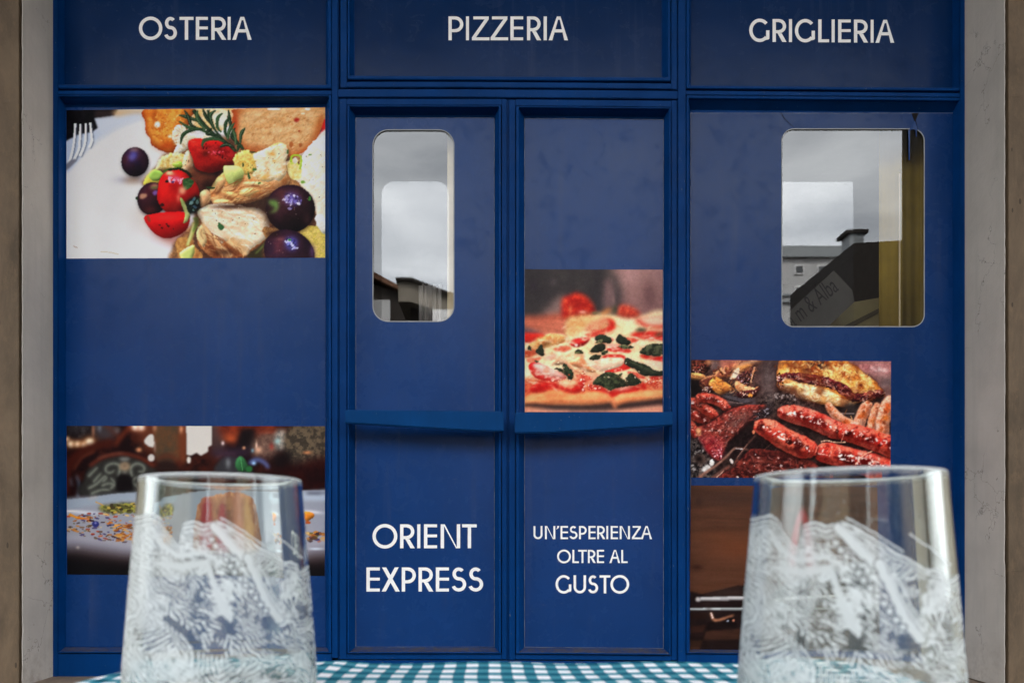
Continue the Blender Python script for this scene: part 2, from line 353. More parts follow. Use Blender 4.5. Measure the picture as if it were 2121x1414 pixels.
    def finish(s, x0=-1e9, fine=.2, con=.3):
        g = (fbm(s.U/9, s.V/9, 81, 3)-.5)*fine+(fbm(s.U/26, s.V/26, 91, 3)-.5)*fine*1.3; w = np.clip((s.U-x0)/60, 0, 1)
        s.a = np.clip(s.a*(1+2*(g*w)[..., None]), 0, 1); t = s.a*s.a*(3-2*s.a); s.a = s.a*(1-con)+t*con
    def grain(s, amt=.02):
        rs = np.random.RandomState(11); g = rs.randn(s.h, s.w, 1)*amt; s.a = np.clip(s.a+g*.6+rs.randn(s.h, s.w, 3)*amt*.4, 0, 1)
def sausage(c, pts, w, cols, seed=0, gl=True, tw=(.55, 1, 1, 1, .6), pale=(240, 160, 136), spots=10, hl=1.):
    P = crom(pts, 8, False); T = np.gradient(P, axis=0); T /= np.linalg.norm(T, axis=1)[:, None]; N = np.stack([-T[:, 1], T[:, 0]], 1)
    if N[:, 1].mean() < 0: N = -N                                          # N points down the picture
    e = P[-1]+T[-1]*w*.22*tw[-1]; b_ = P[0]-T[0]*w*.22*tw[0]; P = np.concatenate([[b_], P, [e]]); N = np.concatenate([N[:1], N, N[-1:]])
    n = len(P); u = np.linspace(0, 1, n); ww = (np.interp(u, np.linspace(0, 1, len(tw)), tw)*np.clip(np.minimum(u, 1-u)*14+.45, 0, 1)**.5)[:, None]*w/2
    def band(a, b, col, **kw):
        poly = np.concatenate([P+N*ww*a, (P+N*ww*b)[::-1]]); c.shape(poly, col, sm=False, **kw)
    c.shape(np.concatenate([P+N*ww, (P-N*ww)[::-1]])+np.array([6, 22]), (14, 8, 8), sm=False, soft=3*c.k, op=.8)
    band(-1, 1, cols[0], soft=.9, col2=cols[1], nz=w*.34, ct=3.2, seed=seed, grain=.22, gs=9, rough=6, rs=34, bulge=w*.2, bk=.55, L=(-.2, -.98))
    band(.42, 1.0, tuple(int(v*.42) for v in cols[1]), soft=w*.05*c.q+1, op=.62, seed=seed); band(-.88, -.45, pale, soft=w*.06*c.q+1, op=.62, nm=(w*.5, .34, 4), seed=seed)
    band(.55, .92, pale, soft=w*.04*c.q+.8, op=.35, nm=(w*.3, .5, 8), seed=seed+3)
    band(-.55, .6, cols[2], soft=1.6, op=.9, nm=(w*.42, .49, 7), seed=seed+5); band(-.2, .4, tuple(int(v*.55) for v in cols[2]), soft=1.2, op=.85, nm=(w*.3, .55, 8), seed=seed+8)
    band(-.9, .8, cols[2], soft=.8, op=.55, nm=(w*.12, .64, 14), seed=seed+9)
    if gl:
        band(-.42, .22, (255, 224, 212), soft=.6, op=.9, nm=(w*.17, .665-.015*hl, 20, .7), seed=seed+6); band(-.25, .3, (255, 244, 238), soft=.5, op=.9, nm=(w*.09, .70-.015*hl, 24), seed=seed+7)
        band(-.75, -.4, (255, 214, 200), soft=.8, op=.5, nm=(w*.12, .62, 18), seed=seed+11)
def poster_fish(k):
    c = Canvas((137.5, 223, 673.5, 535), (120, 210), 3.657, k, (214, 212, 214))
    c.shape([(40, 40), (700, 40), (700, 1230), (40, 1230)], (212, 213, 219), sm=False, g2=(228, 225, 222), gd=(.3, 1), col2=(212, 209, 207), nz=260, ct=1.2)
    c.glow(900, 1150, 420, 260, (226, 226, 234), .8); c.glow(760, 300, 150, 200, (232, 226, 222), .8); c.glow(130, 900, 60, 400, (222, 214, 208), .6)
    # cloth and table beyond the plate rim
    c.shape([(40, 40), (760, 40), (640, 95), (420, 190), (240, 330), (40, 530)], (176, 186, 206), soft=2*k, g2=(196, 202, 214), gd=(1, 0))
    c.shape([(300, 105), (560, 78), (640, 100), (450, 180), (330, 240)], (196, 201, 213), soft=6*k, op=.9)
    c.shape([(40, 40), (460, 40), (430, 92), (276, 112), (302, 188), (262, 218), (150, 240), (40, 300)], (30, 27, 33), soft=1.6*k, col2=(14, 12, 16), nz=60, sm=False)
    c.shape([(300, 60), (450, 60), (425, 90), (290, 108)], (62, 46, 44), soft=3*k, op=.8)
    c.shape([(440, 55), (690, 55), (660, 80), (560, 82), (440, 100)], (205, 172, 130), soft=4*k)
    c.line([(60, 515), (240, 345), (430, 205), (660, 112)], 9, (150, 166, 196), soft=2.5*k, op=.5)
    for a in ([(133, 152), (126, 270), (108, 380), (84, 460)], [(173, 156), (168, 260), (160, 350), (120, 440)], [(211, 152), (212, 250), (200, 330), (168, 405)], [(246, 147), (254, 230), (258, 290), (238, 340)]):
        c.line([(x+9, y+5) for x, y in a], 15, (86, 92, 108), 18, soft=1.5*k, op=.8); c.line(a, 15, (216, 218, 220), 22); c.line([(x-3, y) for x, y in a], 4, (246, 244, 240), 6)
    c.shape([(60, 470), (110, 430), (140, 440), (62, 515)], (120, 120, 130), soft=1.5*k)
    for q in range(14):
        c.line([(180+q*31, 1170-(q*37) % 90), (235+q*40, 700-q*9), (300+q*33, 380+q*6)], 6+(q*13) % 20, (228, 224, 222) if q % 2 else (202, 205, 213), soft=9*k, op=.35)
    c.line([(120, 1098), (150, 1110)], 4, (140, 110, 90)); c.line([(320, 1140), (400, 1147), (460, 1162)], 4, (180, 165, 130))
    # shadows under the food
    c.glow(880, 1060, 190, 60, (178, 120, 108), .75, .35); c.glow(700, 880, 150, 110, (200, 186, 176), .7); c.glow(575, 590, 120, 34, (116, 110, 138), .75)
    c.ell(570, 592, 70, 22, (196, 150, 80), soft=5*k, op=.5)
    # far plate on the right
    c.shape([(1880, 40), (2060, 40), (2060, 420), (1880, 420)], (221, 214, 206), sm=False)
    c.shape([(1960, 180), (2040, 120), (2040, 200), (1975, 260)], (196, 40, 40), sm=False, soft=1); c.shape([(1950, 260), (2010, 200), (1985, 250), (1940, 305)], (70, 60, 90), sm=False)
    # warm base of the salad
    c.shape([(650, 640), (690, 540), (760, 470), (800, 400), (900, 380), (1000, 300), (1300, 260), (1800, 400), (2060, 420), (2060, 1260), (930, 1260), (900, 1060), (1040, 880), (900, 700)], (176, 128, 84), col2=(96, 66, 52), nz=70, ct=3, soft=2, rough=20, rs=60, grain=.25, gs=20)
    # toasted bread
    c.shape([(1000, 50), (1340, 50), (1330, 130), (1240, 220), (1080, 200), (960, 160)], (222, 176, 112), col2=(238, 214, 180), nz=40, ct=3, seed=4, grain=.15)
    c.shape([(1180, 80), (1290, 90), (1290, 170), (1200, 180)], (232, 224, 208), soft=2, rough=8, op=.9)
    c.shape([(665, 50), (1030, 50), (1008, 120), (965, 250), (905, 330), (893, 388), (830, 386), (775, 362), (712, 318), (698, 265), (668, 230), (662, 150)], (208, 118, 44), edge=((142, 54, 16), 34, .9), col2=(232, 158, 74), nz=46, ct=2.6, seed=2, grain=.10, gs=12, rough=7, rs=26, bulge=30, bk=.5, sh=(6, 20, 16, .25, (150, 110, 90)))
    c.glow(820, 330, 70, 40, (176, 62, 16), .6); c.glow(735, 120, 26, 90, (168, 72, 20), .6)
    c.ell(756, 168, 22, 25, (246, 240, 226), soft=1.2, rough=5); c.ell(852, 258, 17, 13, (244, 226, 196), soft=1.4)
    c.specks([(720, 90), (1000, 90), (920, 300), (760, 300)], 60, 5, [(236, 180, 96), (180, 86, 26), (245, 205, 140)], op=.6)
    c.shape([(1330, 105), (1380, 52), (2020, 50), (2014, 150), (1965, 285), (1885, 372), (1785, 424), (1700, 400), (1500, 385), (1400, 352), (1345, 280), (1318, 200)], (206, 152, 102), edge=((166, 74, 28), 46, .95), col2=(222, 178, 132), nz=34, ct=2.4, seed=6, grain=.08, gs=12, an=(2, .8, -.5), rough=5, rs=30)
    c.glow(1345, 160, 30, 90, (160, 52, 24), .7); c.glow(1990, 160, 26, 110, (172, 84, 34), .5, .25); c.glow(1500, 350, 120, 30, (170, 100, 60), .5)
    c.specks([(1440, 100), (1950, 90), (1900, 300), (1780, 390), (1480, 330)], 70, 7, [(170, 100, 52), (186, 122, 74), (234, 200, 158)], op=.5, ang=-.5)
    c.ell(1812, 145, 20, 17, (158, 40, 30), rough=6, soft=1); c.ell(1830, 228, 8, 8, (160, 60, 36)); c.ell(1770, 330, 16, 22, (168, 90, 46), op=.8); c.ell(1840, 335, 13, 16, (158, 80, 40), op=.8)
    c.ell(1640, 58, 52, 10, (240, 232, 222)); c.ell(1895, 60, 22, 9, (244, 238, 230)); c.ell(1860, 95, 16, 8, (240, 222, 200), op=.8)
    # onions
    c.shape([(890, 190), (960, 180), (1000, 240), (1090, 240), (1190, 230), (1180, 290), (1020, 300), (980, 360), (930, 396), (880, 390), (905, 330), (870, 280)], (214, 200, 172), col2=(232, 222, 204), nz=26, ct=3.4, seed=8, rough=16, rs=26, bulge=9, bk=.8, grain=.14, sh=(8, 16, 10, .5, (110, 70, 50)))
    c.line([(905, 250), (880, 300), (925, 330)], 8, (238, 226, 200), soft=1.5, op=.7)
    # cheese and shallot below
    c.shape([(770, 430), (850, 390), (960, 400), (990, 480), (940, 540), (820, 510), (740, 520)], (214, 176, 104), col2=(234, 206, 150), nz=22, ct=3.4, seed=3, rough=14, rs=22, bulge=10, grain=.15)
    c.shape([(940, 480), (965, 390), (1000, 372), (1030, 440), (1010, 520), (960, 530)], (216, 160, 120), col2=(232, 196, 160), nz=24, rough=5, bulge=20)
    c.shape([(650, 620), (690, 545), (750, 560), (780, 610), (700, 650)], (196, 178, 78), bulge=14, rough=6)
    c.shape([(690, 550), (730, 510), (800, 540), (780, 590), (720, 600)], (128, 168, 70), g2=(176, 200, 110), bulge=12, rough=3)
    c.shape([(870, 470), (930, 450), (945, 495), (900, 505)], (150, 186, 74), bulge=10); c.shape([(800, 520), (870, 500), (880, 530), (830, 545)], (70, 96, 44), rough=4)
    # fish, far fillet on the right
    c.shape([(1955, 300), (2060, 330), (2060, 1010), (1990, 1000), (1960, 960), (1950, 820), (1860, 660), (1800, 580), (1830, 470), (1880, 380)], (228, 214, 190), col2=(242, 234, 220), nz=70, ct=2.4, seed=9, an=(3, .7, .75), rough=8, bulge=14, bk=.4, grain=.03)
    for q in range(5): c.line([(1850+q*40, 560+q*70), (1930+q*22, 470+q*60), (2020, 400+q*70)], 8, (206, 186, 156), soft=2.5, op=.5)
    c.shape([(1740, 470), (1790, 440), (1840, 470), (1845, 580), (1790, 600), (1750, 560)], (216, 190, 112), col2=(232, 216, 160), nz=20, rough=4)
    c.line([(1770, 470), (1772, 425), (1805, 410), (1842, 425), (1845, 480), (1835, 520)], 15, (162, 186, 60)); c.line([(1762, 480), (1800, 470), (1840, 490)], 9, (190, 204, 90))
    c.ell(1800, 452, 18, 24, (214, 204, 186)); c.ell(1828, 468, 7, 14, (92, 60, 46))
    # dark hollow in the middle
    c.shape([(1040, 520), (1250, 500), (1300, 640), (1180, 700), (1060, 690)], (92, 50, 40), soft=3, col2=(52, 26, 24), nz=40)
    c.shape([(1000, 510), (1180, 540), (1160, 600), (1050, 600)], (128, 72, 50), soft=3, op=.8)
    # tomato, upper
    c.shape([(1000, 290), (1080, 278), (1240, 300), (1330, 350), (1356, 400), (1340, 460), (1280, 500), (1180, 540), (1100, 530), (1045, 500), (1020, 420), (990, 350)], (176, 34, 28), col2=(140, 20, 20), nz=60, ct=2, bulge=40, bk=.9, grain=.1, sh=(4, 22, 12, .6))
    c.shape([(1090, 350), (1180, 330), (1290, 350), (1345, 395), (1300, 440), (1230, 430), (1140, 400)], (128, 14, 18), col2=(172, 40, 40), nz=24, ct=3, soft=2)
    c.line([(1050, 360), (1120, 372), (1200, 420), (1320, 445)], 12, (214, 84, 60), soft=2, op=.8); c.ell(1120, 395, 26, 22, (92, 22, 16), soft=2.5); c.specks([(1080, 330), (1300, 360), (1280, 430), (1120, 400)], 16, 6, [(226, 110, 130), (90, 14, 16), (200, 70, 90)])
    c.glow(1040, 320, 40, 20, (222, 70, 52), .6)
    # centre fillet
    c.shape([(1480, 400), (1560, 370), (1640, 325), (1700, 318), (1738, 340), (1745, 400), (1728, 470), (1732, 530), (1760, 590), (1740, 640), (1680, 690), (1560, 740), (1440, 775), (1300, 785), (1200, 802), (1160, 740), (1150, 680), (1200, 590), (1280, 530), (1400, 520), (1470, 470)], (206, 136, 82), col2=(226, 172, 122), nz=44, ct=2.6, seed=12, bulge=40, bk=.9, rough=6, rs=24, sh=(0, 26, 16, .7), grain=.1)
    c.shape([(1482, 405), (1600, 350), (1700, 322), (1735, 345), (1742, 400), (1725, 470), (1735, 530), (1700, 590), (1620, 610), (1540, 600), (1480, 560), (1500, 480)], (238, 220, 190), col2=(226, 196, 150), nz=36, ct=2.8, seed=13, rough=14, rs=24, bulge=16, bk=.7, grain=.03)
    c.shape([(1482, 405), (1700, 322), (1742, 400), (1735, 530), (1620, 610), (1480, 560)], (204, 150, 96), nm=(48, .55, 6), op=.45, soft=1.5, seed=4); c.shape([(1482, 405), (1700, 322), (1742, 400), (1735, 530), (1620, 610), (1480, 560)], (250, 240, 222), nm=(60, .52, 5, .6), op=.7, soft=1.5, seed=14)
    c.shape([(1340, 410), (1440, 365), (1480, 420), (1500, 520), (1420, 560), (1350, 500)], (212, 168, 84), col2=(232, 200, 120), nz=20, ct=3.4, seed=14, rough=14, bulge=9, grain=.14)
    c.glow(1625, 400, 26, 16, (224, 138, 50), .9); c.glow(1640, 450, 16, 20, (226, 168, 90), .7); c.glow(1560, 575, 40, 30, (226, 166, 70), .6)
    for a, b in (([(1240, 690), (1330, 690), (1420, 740), (1330, 745)], (232, 180, 120)), ([(1370, 700), (1440, 655), (1530, 665), (1500, 700), (1430, 725)], (240, 196, 132)), ([(1400, 620), (1500, 610), (1620, 650), (1500, 650)], (240, 204, 150)), ([(1170, 660), (1220, 580), (1275, 590), (1250, 660), (1200, 710)], (232, 176, 122)), ([(1180, 760), (1260, 740), (1330, 770), (1220, 800)], (240, 190, 130))):
        c.shape(a, b, soft=1.2, bulge=14, rough=4, grain=.08, gs=8)
    c.line([(1160, 700), (1250, 700), (1330, 760)], 14, (130, 66, 38), soft=2.5, op=.8); c.line([(1330, 690), (1400, 730), (1420, 760)], 10, (140, 70, 40), soft=2.2, op=.8)
    c.line([(1420, 650), (1540, 640), (1680, 690)], 10, (150, 84, 48), soft=2.5, op=.7); c.line([(1620, 620), (1690, 640), (1730, 610)], 8, (168, 100, 60), soft=2)
    c.shape([(1255, 500), (1300, 485), (1380, 495), (1412, 540), (1390, 610), (1330, 640), (1280, 600)], (176, 188, 108), g2=(198, 206, 128), gd=(1, 0), bulge=30, bk=.9, sh=(4, 14, 8, .4)); c.line([(1290, 500), (1300, 560), (1330, 625)], 9, (206, 214, 150), soft=2, op=.8)
    # lower fillet with its flaked side
    c.shape([(1060, 850), (1120, 790), (1250, 790), (1400, 810), (1560, 850), (1620, 940), (1590, 1010), (1560, 1070), (1440, 1165), (1330, 1190), (1180, 1190), (1060, 1080), (1100, 960)], (178, 118, 74), col2=(128, 76, 48), nz=30, ct=3, seed=15, rough=6, sh=(0, 0, 14, .4))
    c.shape([(1060, 850), (1110, 800), (1250, 775), (1420, 800), (1570, 840), (1610, 950), (1580, 1040), (1470, 1120), (1440, 1165), (1380, 1110), (1300, 1060), (1210, 1090), (1180, 1010), (1100, 930)], (238, 222, 196), col2=(224, 196, 162), nz=52, ct=2.6, seed=16, an=(2.4, .6, .45), rough=12, rs=34, bulge=20, bk=.6, grain=.03, gs=12)
    c.shape([(1080, 850), (1250, 790), (1560, 850), (1600, 960), (1470, 1110), (1300, 1050)], (198, 152, 108), nm=(60, .53, 5, .4), op=.45, soft=2, seed=3); c.shape([(1080, 850), (1250, 800), (1560, 850), (1600, 960), (1470, 1110), (1300, 1050)], (246, 238, 222), nm=(70, .52, 5, .4), op=.7, soft=2, seed=9)
    c.shape([(1240, 1000), (1330, 1040), (1420, 1100), (1440, 1160), (1340, 1090)], (206, 150, 96), soft=3, op=.8, rough=8)
    c.glow(1300, 800, 200, 26, (150, 100, 80), .5, .1); c.line([(1380, 920), (1440, 960), (1420, 920), (1480, 960)], 7, (186, 146, 100), soft=2, op=.7)
    for q in range(4): c.line([(1150+q*95, 860+q*20), (1230+q*85, 960+q*20), (1290+q*70, 1040)], 7, (244, 234, 214) if q % 2 else (204, 170, 130), soft=2.5, op=.6)
    for a in ([(1090, 930), (1140, 1000), (1200, 1100), (1290, 1190)], [(1190, 1020), (1230, 1100), (1320, 1180)], [(1290, 1060), (1350, 1110), (1430, 1170)]):
        c.line(a, 34, (236, 196, 146), 26, soft=1.5); c.line([(x-20, y+22) for x, y in a], 20, (112, 60, 36), soft=3, op=.9)
    c.shape([(1050, 1010), (1090, 940), (1130, 1050), (1100, 1110)], (226, 192, 140), rough=5, bulge=12); c.shape([(1085, 690), (1140, 670), (1165, 740), (1110, 800), (1075, 780)], (220, 172, 128), rough=6, bulge=18, sh=(2, 12, 8, .4))
    for q in range(4): c.line([(1090+q*18, 700+q*10), (1085+q*16, 780)], 6, (176, 112, 76), soft=1.5, op=.7)
    c.shape([(900, 1050), (1000, 1040), (1040, 1100), (1100, 1190), (930, 1200)], (198, 150, 90), rough=8, col2=(160, 104, 60), nz=24); c.shape([(930, 1150), (1000, 1100), (1040, 1100), (1020, 1190), (940, 1190)], (196, 204, 120), rough=6, bulge=12)
    c.line([(1040, 920), (1020, 1000), (980, 1100)], 34, (176, 176, 100), 20, soft=1.4); c.line([(1045, 880), (1055, 930), (1020, 990)], 40, (122, 146, 74), 20, soft=1.4); c.line([(1030, 930), (1005, 1020), (985, 1090)], 8, (222, 216, 160), soft=1.5)
    fl = [(1090, 860), (1250, 790), (1560, 850), (1600, 950), (1560, 1050), (1440, 1140), (1300, 1050), (1190, 1010)]
    c.streaks(fl, 46, .55, 120, 9, [(250, 244, 230), (206, 168, 126), (222, 192, 156), (255, 250, 240)], .6, seed=1); c.streaks(fl, 26, -.9, 60, 6, [(190, 146, 104), (250, 242, 226)], .5, seed=2); c.streaks([(1060, 950), (1200, 1020), (1440, 1160), (1300, 1200), (1120, 1160)], 34, .85, 110, 10, [(150, 88, 52), (238, 194, 140), (112, 62, 38), (226, 170, 116)], .7, seed=3)
    c.streaks([(1500, 400), (1700, 325), (1740, 400), (1730, 540), (1600, 600), (1490, 560)], 44, -.5, 70, 8, [(252, 246, 232), (214, 166, 116), (236, 208, 166), (255, 250, 240)], .6, seed=4); c.streaks([(1180, 640), (1400, 610), (1700, 640), (1560, 730), (1300, 780), (1170, 760)], 60, -.35, 100, 9, [(150, 82, 46), (240, 192, 136), (206, 140, 88), (120, 62, 36)], .65, seed=5)
    c.streaks([(1850, 560), (1900, 380), (2040, 350), (2040, 980), (1960, 900), (1950, 780)], 50, -.85, 120, 9, [(252, 248, 238), (206, 188, 158), (232, 220, 200)], .5, seed=6); c.streaks([(1400, 80), (1960, 80), (1900, 300), (1780, 390), (1450, 330)], 90, -.5, 40, 8, [(180, 116, 70), (232, 192, 146), (190, 130, 84)], .45, seed=7, jit=.6); c.streaks([(690, 90), (1000, 80), (900, 320), (720, 290)], 60, .6, 36, 8, [(170, 76, 24), (244, 176, 92), (196, 104, 40)], .5, seed=8, jit=.8)
    c.streaks([(780, 430), (960, 400), (980, 500), (830, 510)], 20, .2, 40, 8, [(250, 230, 180), (176, 128, 64)], .6, seed=9); c.streaks([(890, 200), (1180, 235), (1020, 300), (920, 380)], 24, .5, 60, 8, [(250, 244, 230), (170, 146, 112)], .6, seed=10)
    # yellow sauce bottom right
    c.shape([(1840, 1000), (1940, 950), (2060, 1010), (2060, 1260), (1900, 1260)], (214, 186, 110), col2=(194, 172, 84), nz=30, rough=10, grain=.15); c.shape([(1560, 960), (1680, 980), (1660, 1010), (1580, 1040)], (196, 150, 96), rough=8, col2=(140, 96, 60), nz=16)
    c.shape([(1950, 890), (2010, 870), (2040, 990), (2000, 1000)], (222, 216, 206), rough=5, bulge=14)
    c.shape([(1440, 1170), (1560, 1080), (1620, 1010), (1680, 1000), (1560, 1120), (1560, 1260), (1450, 1260)], (60, 52, 36), soft=2.5); c.line([(1500, 1160), (1560, 1100), (1600, 1060)], 14, (98, 110, 60), soft=1.5)
    c.shape([(1400, 800), (1560, 740), (1700, 690), (1720, 760), (1600, 870), (1480, 820)], (58, 40, 36), soft=4, op=.85)
    # olives
    def olive(x, y, rx, ry, a=0, b=(46, 26, 42), sh=True):
        c.ell(x, y, rx, ry, b, ang=a, col2=(66, 36, 44), nz=70, ct=2, bulge=rx*.55, bk=1.15, grain=.1, sh=(4, 14, 12, .5) if sh else None, edge=((22, 12, 22), rx*.3, .7))
    olive(586, 452, 104, 112, 0, (48, 30, 58)); c.glow(575, 400, 34, 40, (92, 88, 158), .9); c.ell(560, 420, 20, 22, (116, 108, 170), soft=2, op=.7, rough=5); c.ell(580, 358, 36, 10, (196, 160, 130), soft=2, op=.75); c.glow(556, 528, 20, 18, (30, 16, 34), .8); c.glow(650, 470, 30, 60, (58, 30, 46), .6)
    olive(716, 735, 112, 126, .2, (56, 24, 32)); c.ell(738, 640, 34, 20, (206, 150, 118), soft=2, op=.8, rough=8); c.ell(742, 690, 26, 16, (130, 100, 170), soft=1.5, op=.85, rough=8); c.ell(648, 716, 30, 20, (196, 150, 120), ang=-.4, soft=1.5, op=.85, rough=8); c.glow(700, 820, 60, 36, (96, 40, 40), .7); c.ell(600, 732, 9, 13, (40, 60, 36)); c.ell(735, 652, 30, 10, (90, 110, 60), soft=1.5, op=.7)
    olive(1765, 818, 186, 182, .3, (50, 30, 34)); c.ell(1780, 745, 62, 48, (104, 90, 160), ang=.4, soft=3.5, op=.85, rough=16, rs=20); c.specks([(1720, 700), (1840, 720), (1850, 800), (1760, 830), (1715, 750)], 34, 8, [(176, 168, 220), (120, 110, 186), (236, 232, 250), (60, 44, 90)], op=.8); c.ell(1910, 742, 12, 18, (70, 120, 56), rough=4)
    c.glow(1690, 700, 50, 36, (92, 50, 50), .7); c.glow(1890, 900, 40, 60, (84, 50, 52), .5); c.glow(1640, 780, 40, 36, (96, 126, 70), .9); c.line([(1600, 760), (1655, 790), (1650, 830), (1600, 850)], 30, (110, 140, 78), 16, soft=1.6)
    olive(1755, 1150, 200, 165, .5, (48, 30, 44)); c.ell(1770, 1085, 46, 52, (92, 92, 176), ang=-.5, soft=3, op=.9, rough=14, rs=20); c.specks([(1720, 1050), (1800, 1060), (1830, 1120), (1760, 1140)], 22, 9, [(150, 150, 224), (210, 210, 244), (50, 44, 90)], op=.85); c.ell(1758, 1056, 14, 9, (60, 130, 70)); c.glow(1930, 1150, 26, 70, (110, 80, 120), .6); c.glow(1690, 1050, 40, 16, (150, 96, 96), .5)
    # tomatoes at the left
    c.shape([(770, 600), (800, 550), (870, 510), (950, 520), (1010, 570), (1060, 640), (1075, 720), (1040, 790), (960, 830), (860, 845), (800, 820), (755, 740), (760, 660)], (192, 32, 28), col2=(160, 20, 22), nz=80, ct=2, bulge=52, bk=.9, sh=(4, 20, 12, .55), edge=((130, 10, 14), 26, .6))
    c.shape([(1000, 740), (1070, 720), (1080, 820), (1000, 860), (950, 800)], (30, 40, 30), soft=2, rough=10, col2=(16, 18, 20), nz=20)
    c.glow(850, 545, 40, 18, (246, 190, 140), .9); c.glow(905, 585, 50, 26, (240, 120, 160), .75, .3); c.specks([(830, 570), (960, 575), (940, 620), (850, 610)], 22, 7, [(255, 190, 200), (250, 150, 190)], op=.8); c.ell(848, 535, 26, 9, (250, 214, 170), ang=-.2, op=.8, soft=1)
    c.line([(840, 520), (920, 508), (990, 545), (1010, 580)], 16, (34, 44, 26), 24, rough=6); c.shape([(950, 590), (1000, 580), (1035, 610), (990, 665), (955, 665)], (44, 78, 42), rough=5, col2=(70, 104, 60), nz=16); c.ell(828, 604, 12, 12, (40, 30, 26), rough=4); c.ell(872, 610, 12, 9, (90, 60, 110), rough=4); c.ell(793, 783, 15, 12, (60, 20, 18), rough=5)
    c.ell(945, 675, 30, 30, (222, 150, 120), soft=2, rough=10); c.glow(915, 730, 20, 40, (226, 120, 100), .7); c.line([(900, 770), (880, 830)], 20, (224, 90, 70), soft=4, op=.5)
    c.specks([(1000, 730), (1070, 740), (1060, 840), (1000, 850)], 18, 8, [(70, 100, 120), (20, 30, 26), (120, 150, 150), (46, 74, 44)], op=.8)
    c.shape([(655, 880), (740, 850), (860, 838), (960, 840), (1000, 880), (985, 960), (930, 1010), (850, 1040), (780, 1030), (710, 980)], (204, 30, 30), col2=(184, 22, 26), nz=80, bulge=42, bk=.8, edge=((140, 12, 16), 20, .7), sh=(6, 14, 12, .4, (120, 50, 46)))
    c.glow(820, 880, 90, 26, (222, 62, 52), .7); c.ell(690, 890, 12, 26, (150, 70, 50), ang=-.3, soft=1.5); c.specks([(720, 900), (880, 890), (900, 970), (740, 980)], 5, 8, [(60, 20, 16)])
    c.shape([(930, 730), (960, 760), (985, 830), (1005, 870), (985, 910), (950, 925), (965, 860), (940, 790)], (110, 130, 76), rough=4, g2=(170, 170, 110), bulge=12); c.line([(960, 780), (985, 860), (975, 915)], 7, (206, 190, 140), soft=1.5, op=.8)
    # rosemary
    G = [(40, 62, 40), (58, 84, 54), (30, 46, 32), (76, 104, 70)]
    for i, (a, w) in enumerate((([(1030, 60), (1100, 160), (1200, 260), (1300, 330), (1350, 380)], 30), ([(1140, 60), (1160, 160), (1230, 260), (1320, 350)], 20))):
        c.line(a, w, G[2], w*.7, soft=.8); c.line([(x-4, y-3) for x, y in a], w*.3, G[3], soft=.8, op=.7)
    for i, a in enumerate(([(920, 95), (1000, 120), (1080, 150)], [(920, 145), (1000, 195), (1090, 210), (1190, 270)], [(960, 60), (990, 110), (1010, 170), (1050, 190)], [(930, 320), (950, 250), (1010, 215), (1100, 205)], [(1060, 60), (1060, 130), (1120, 210)], [(1100, 50), (1130, 120), (1180, 180)], [(1200, 62), (1160, 95), (1165, 150), (1190, 200)], [(1250, 85), (1215, 120), (1210, 190), (1240, 230)], [(1295, 60), (1300, 120), (1310, 190), (1290, 260)], [(1310, 110), (1275, 160), (1270, 230), (1290, 280)], [(1340, 160), (1300, 220), (1290, 290)], [(1345, 200), (1320, 260), (1370, 320), (1400, 360)], [(1420, 200), (1390, 250), (1385, 320)], [(1095, 345), (1110, 295), (1180, 280), (1260, 300)], [(1230, 345), (1280, 325), (1340, 350)], [(1360, 380), (1380, 330), (1410, 365)], [(1320, 200), (1345, 260), (1350, 330)], [(1170, 200), (1130, 240), (1210, 250)])):
        c.line(a, [8, 28, 24, 10], G[i % 3], soft=.7); c.line([(x-3, y-3) for x, y in a], [1, 6, 5, 2], G[3] if i % 2 else (120, 140, 110), soft=.7, op=.8)
    c.line([(1460, 385), (1510, 388)], 7, (40, 70, 36))
    for a, b, rx, ry, o in ((1330, 800, 170, 22, .75), (1150, 620, 70, 60, .7), (1060, 900, 40, 90, .55), (1250, 1150, 120, 34, .6), (1600, 900, 40, 120, .6), (1640, 1010, 60, 30, .6), (1010, 560, 60, 30, .5)): c.glow(a, b, rx, ry, (44, 24, 18), o)
    # herbs and pepper
    c.shape([(1220, 920), (1262, 955), (1245, 980), (1218, 965)], (60, 100, 62), rough=3); c.shape([(1120, 650), (1160, 645), (1195, 655), (1160, 665)], (44, 66, 40), rough=3); c.shape([(1440, 530), (1462, 580), (1445, 590)], (60, 96, 56)); c.ell(1490, 518, 16, 11, (74, 110, 60), rough=4); c.ell(1405, 480, 6, 18, (50, 66, 36)); c.ell(1528, 622, 14, 7, (70, 110, 60), ang=-.6); c.ell(1858, 616, 18, 12, (120, 160, 70), rough=3); c.ell(1912, 408, 12, 6, (90, 140, 70)); c.ell(1745, 385, 8, 18, (70, 100, 60))
    c.specks([(1150, 800), (1600, 850), (1580, 1040), (1250, 1040)], 20, 2.6, [(90, 70, 56), (110, 84, 60)], asp=1.3); c.specks([(1500, 360), (1740, 340), (1730, 560), (1300, 780), (1180, 720)], 26, 2.6, [(90, 56, 40), (80, 60, 50)], asp=1.2); c.specks([(1860, 420), (2020, 400), (2020, 780), (1900, 660)], 12, 3, [(90, 96, 60), (90, 70, 60)], asp=1.3); c.specks([(960, 380), (1010, 380), (1010, 500), (960, 500)], 7, 4, [(30, 24, 24)], asp=1); c.specks([(1040, 280), (1320, 300), (1330, 480), (1080, 480)], 14, 4, [(60, 10, 10)])
    c.specks([(1080, 600), (2000, 600), (2000, 1180), (1080, 1180)], 60, 3.0, [(250, 242, 226), (240, 214, 180)], asp=1.3, op=.4, seed=5)
    c.finish(1000, .055, .40); c.grain(.008); return c
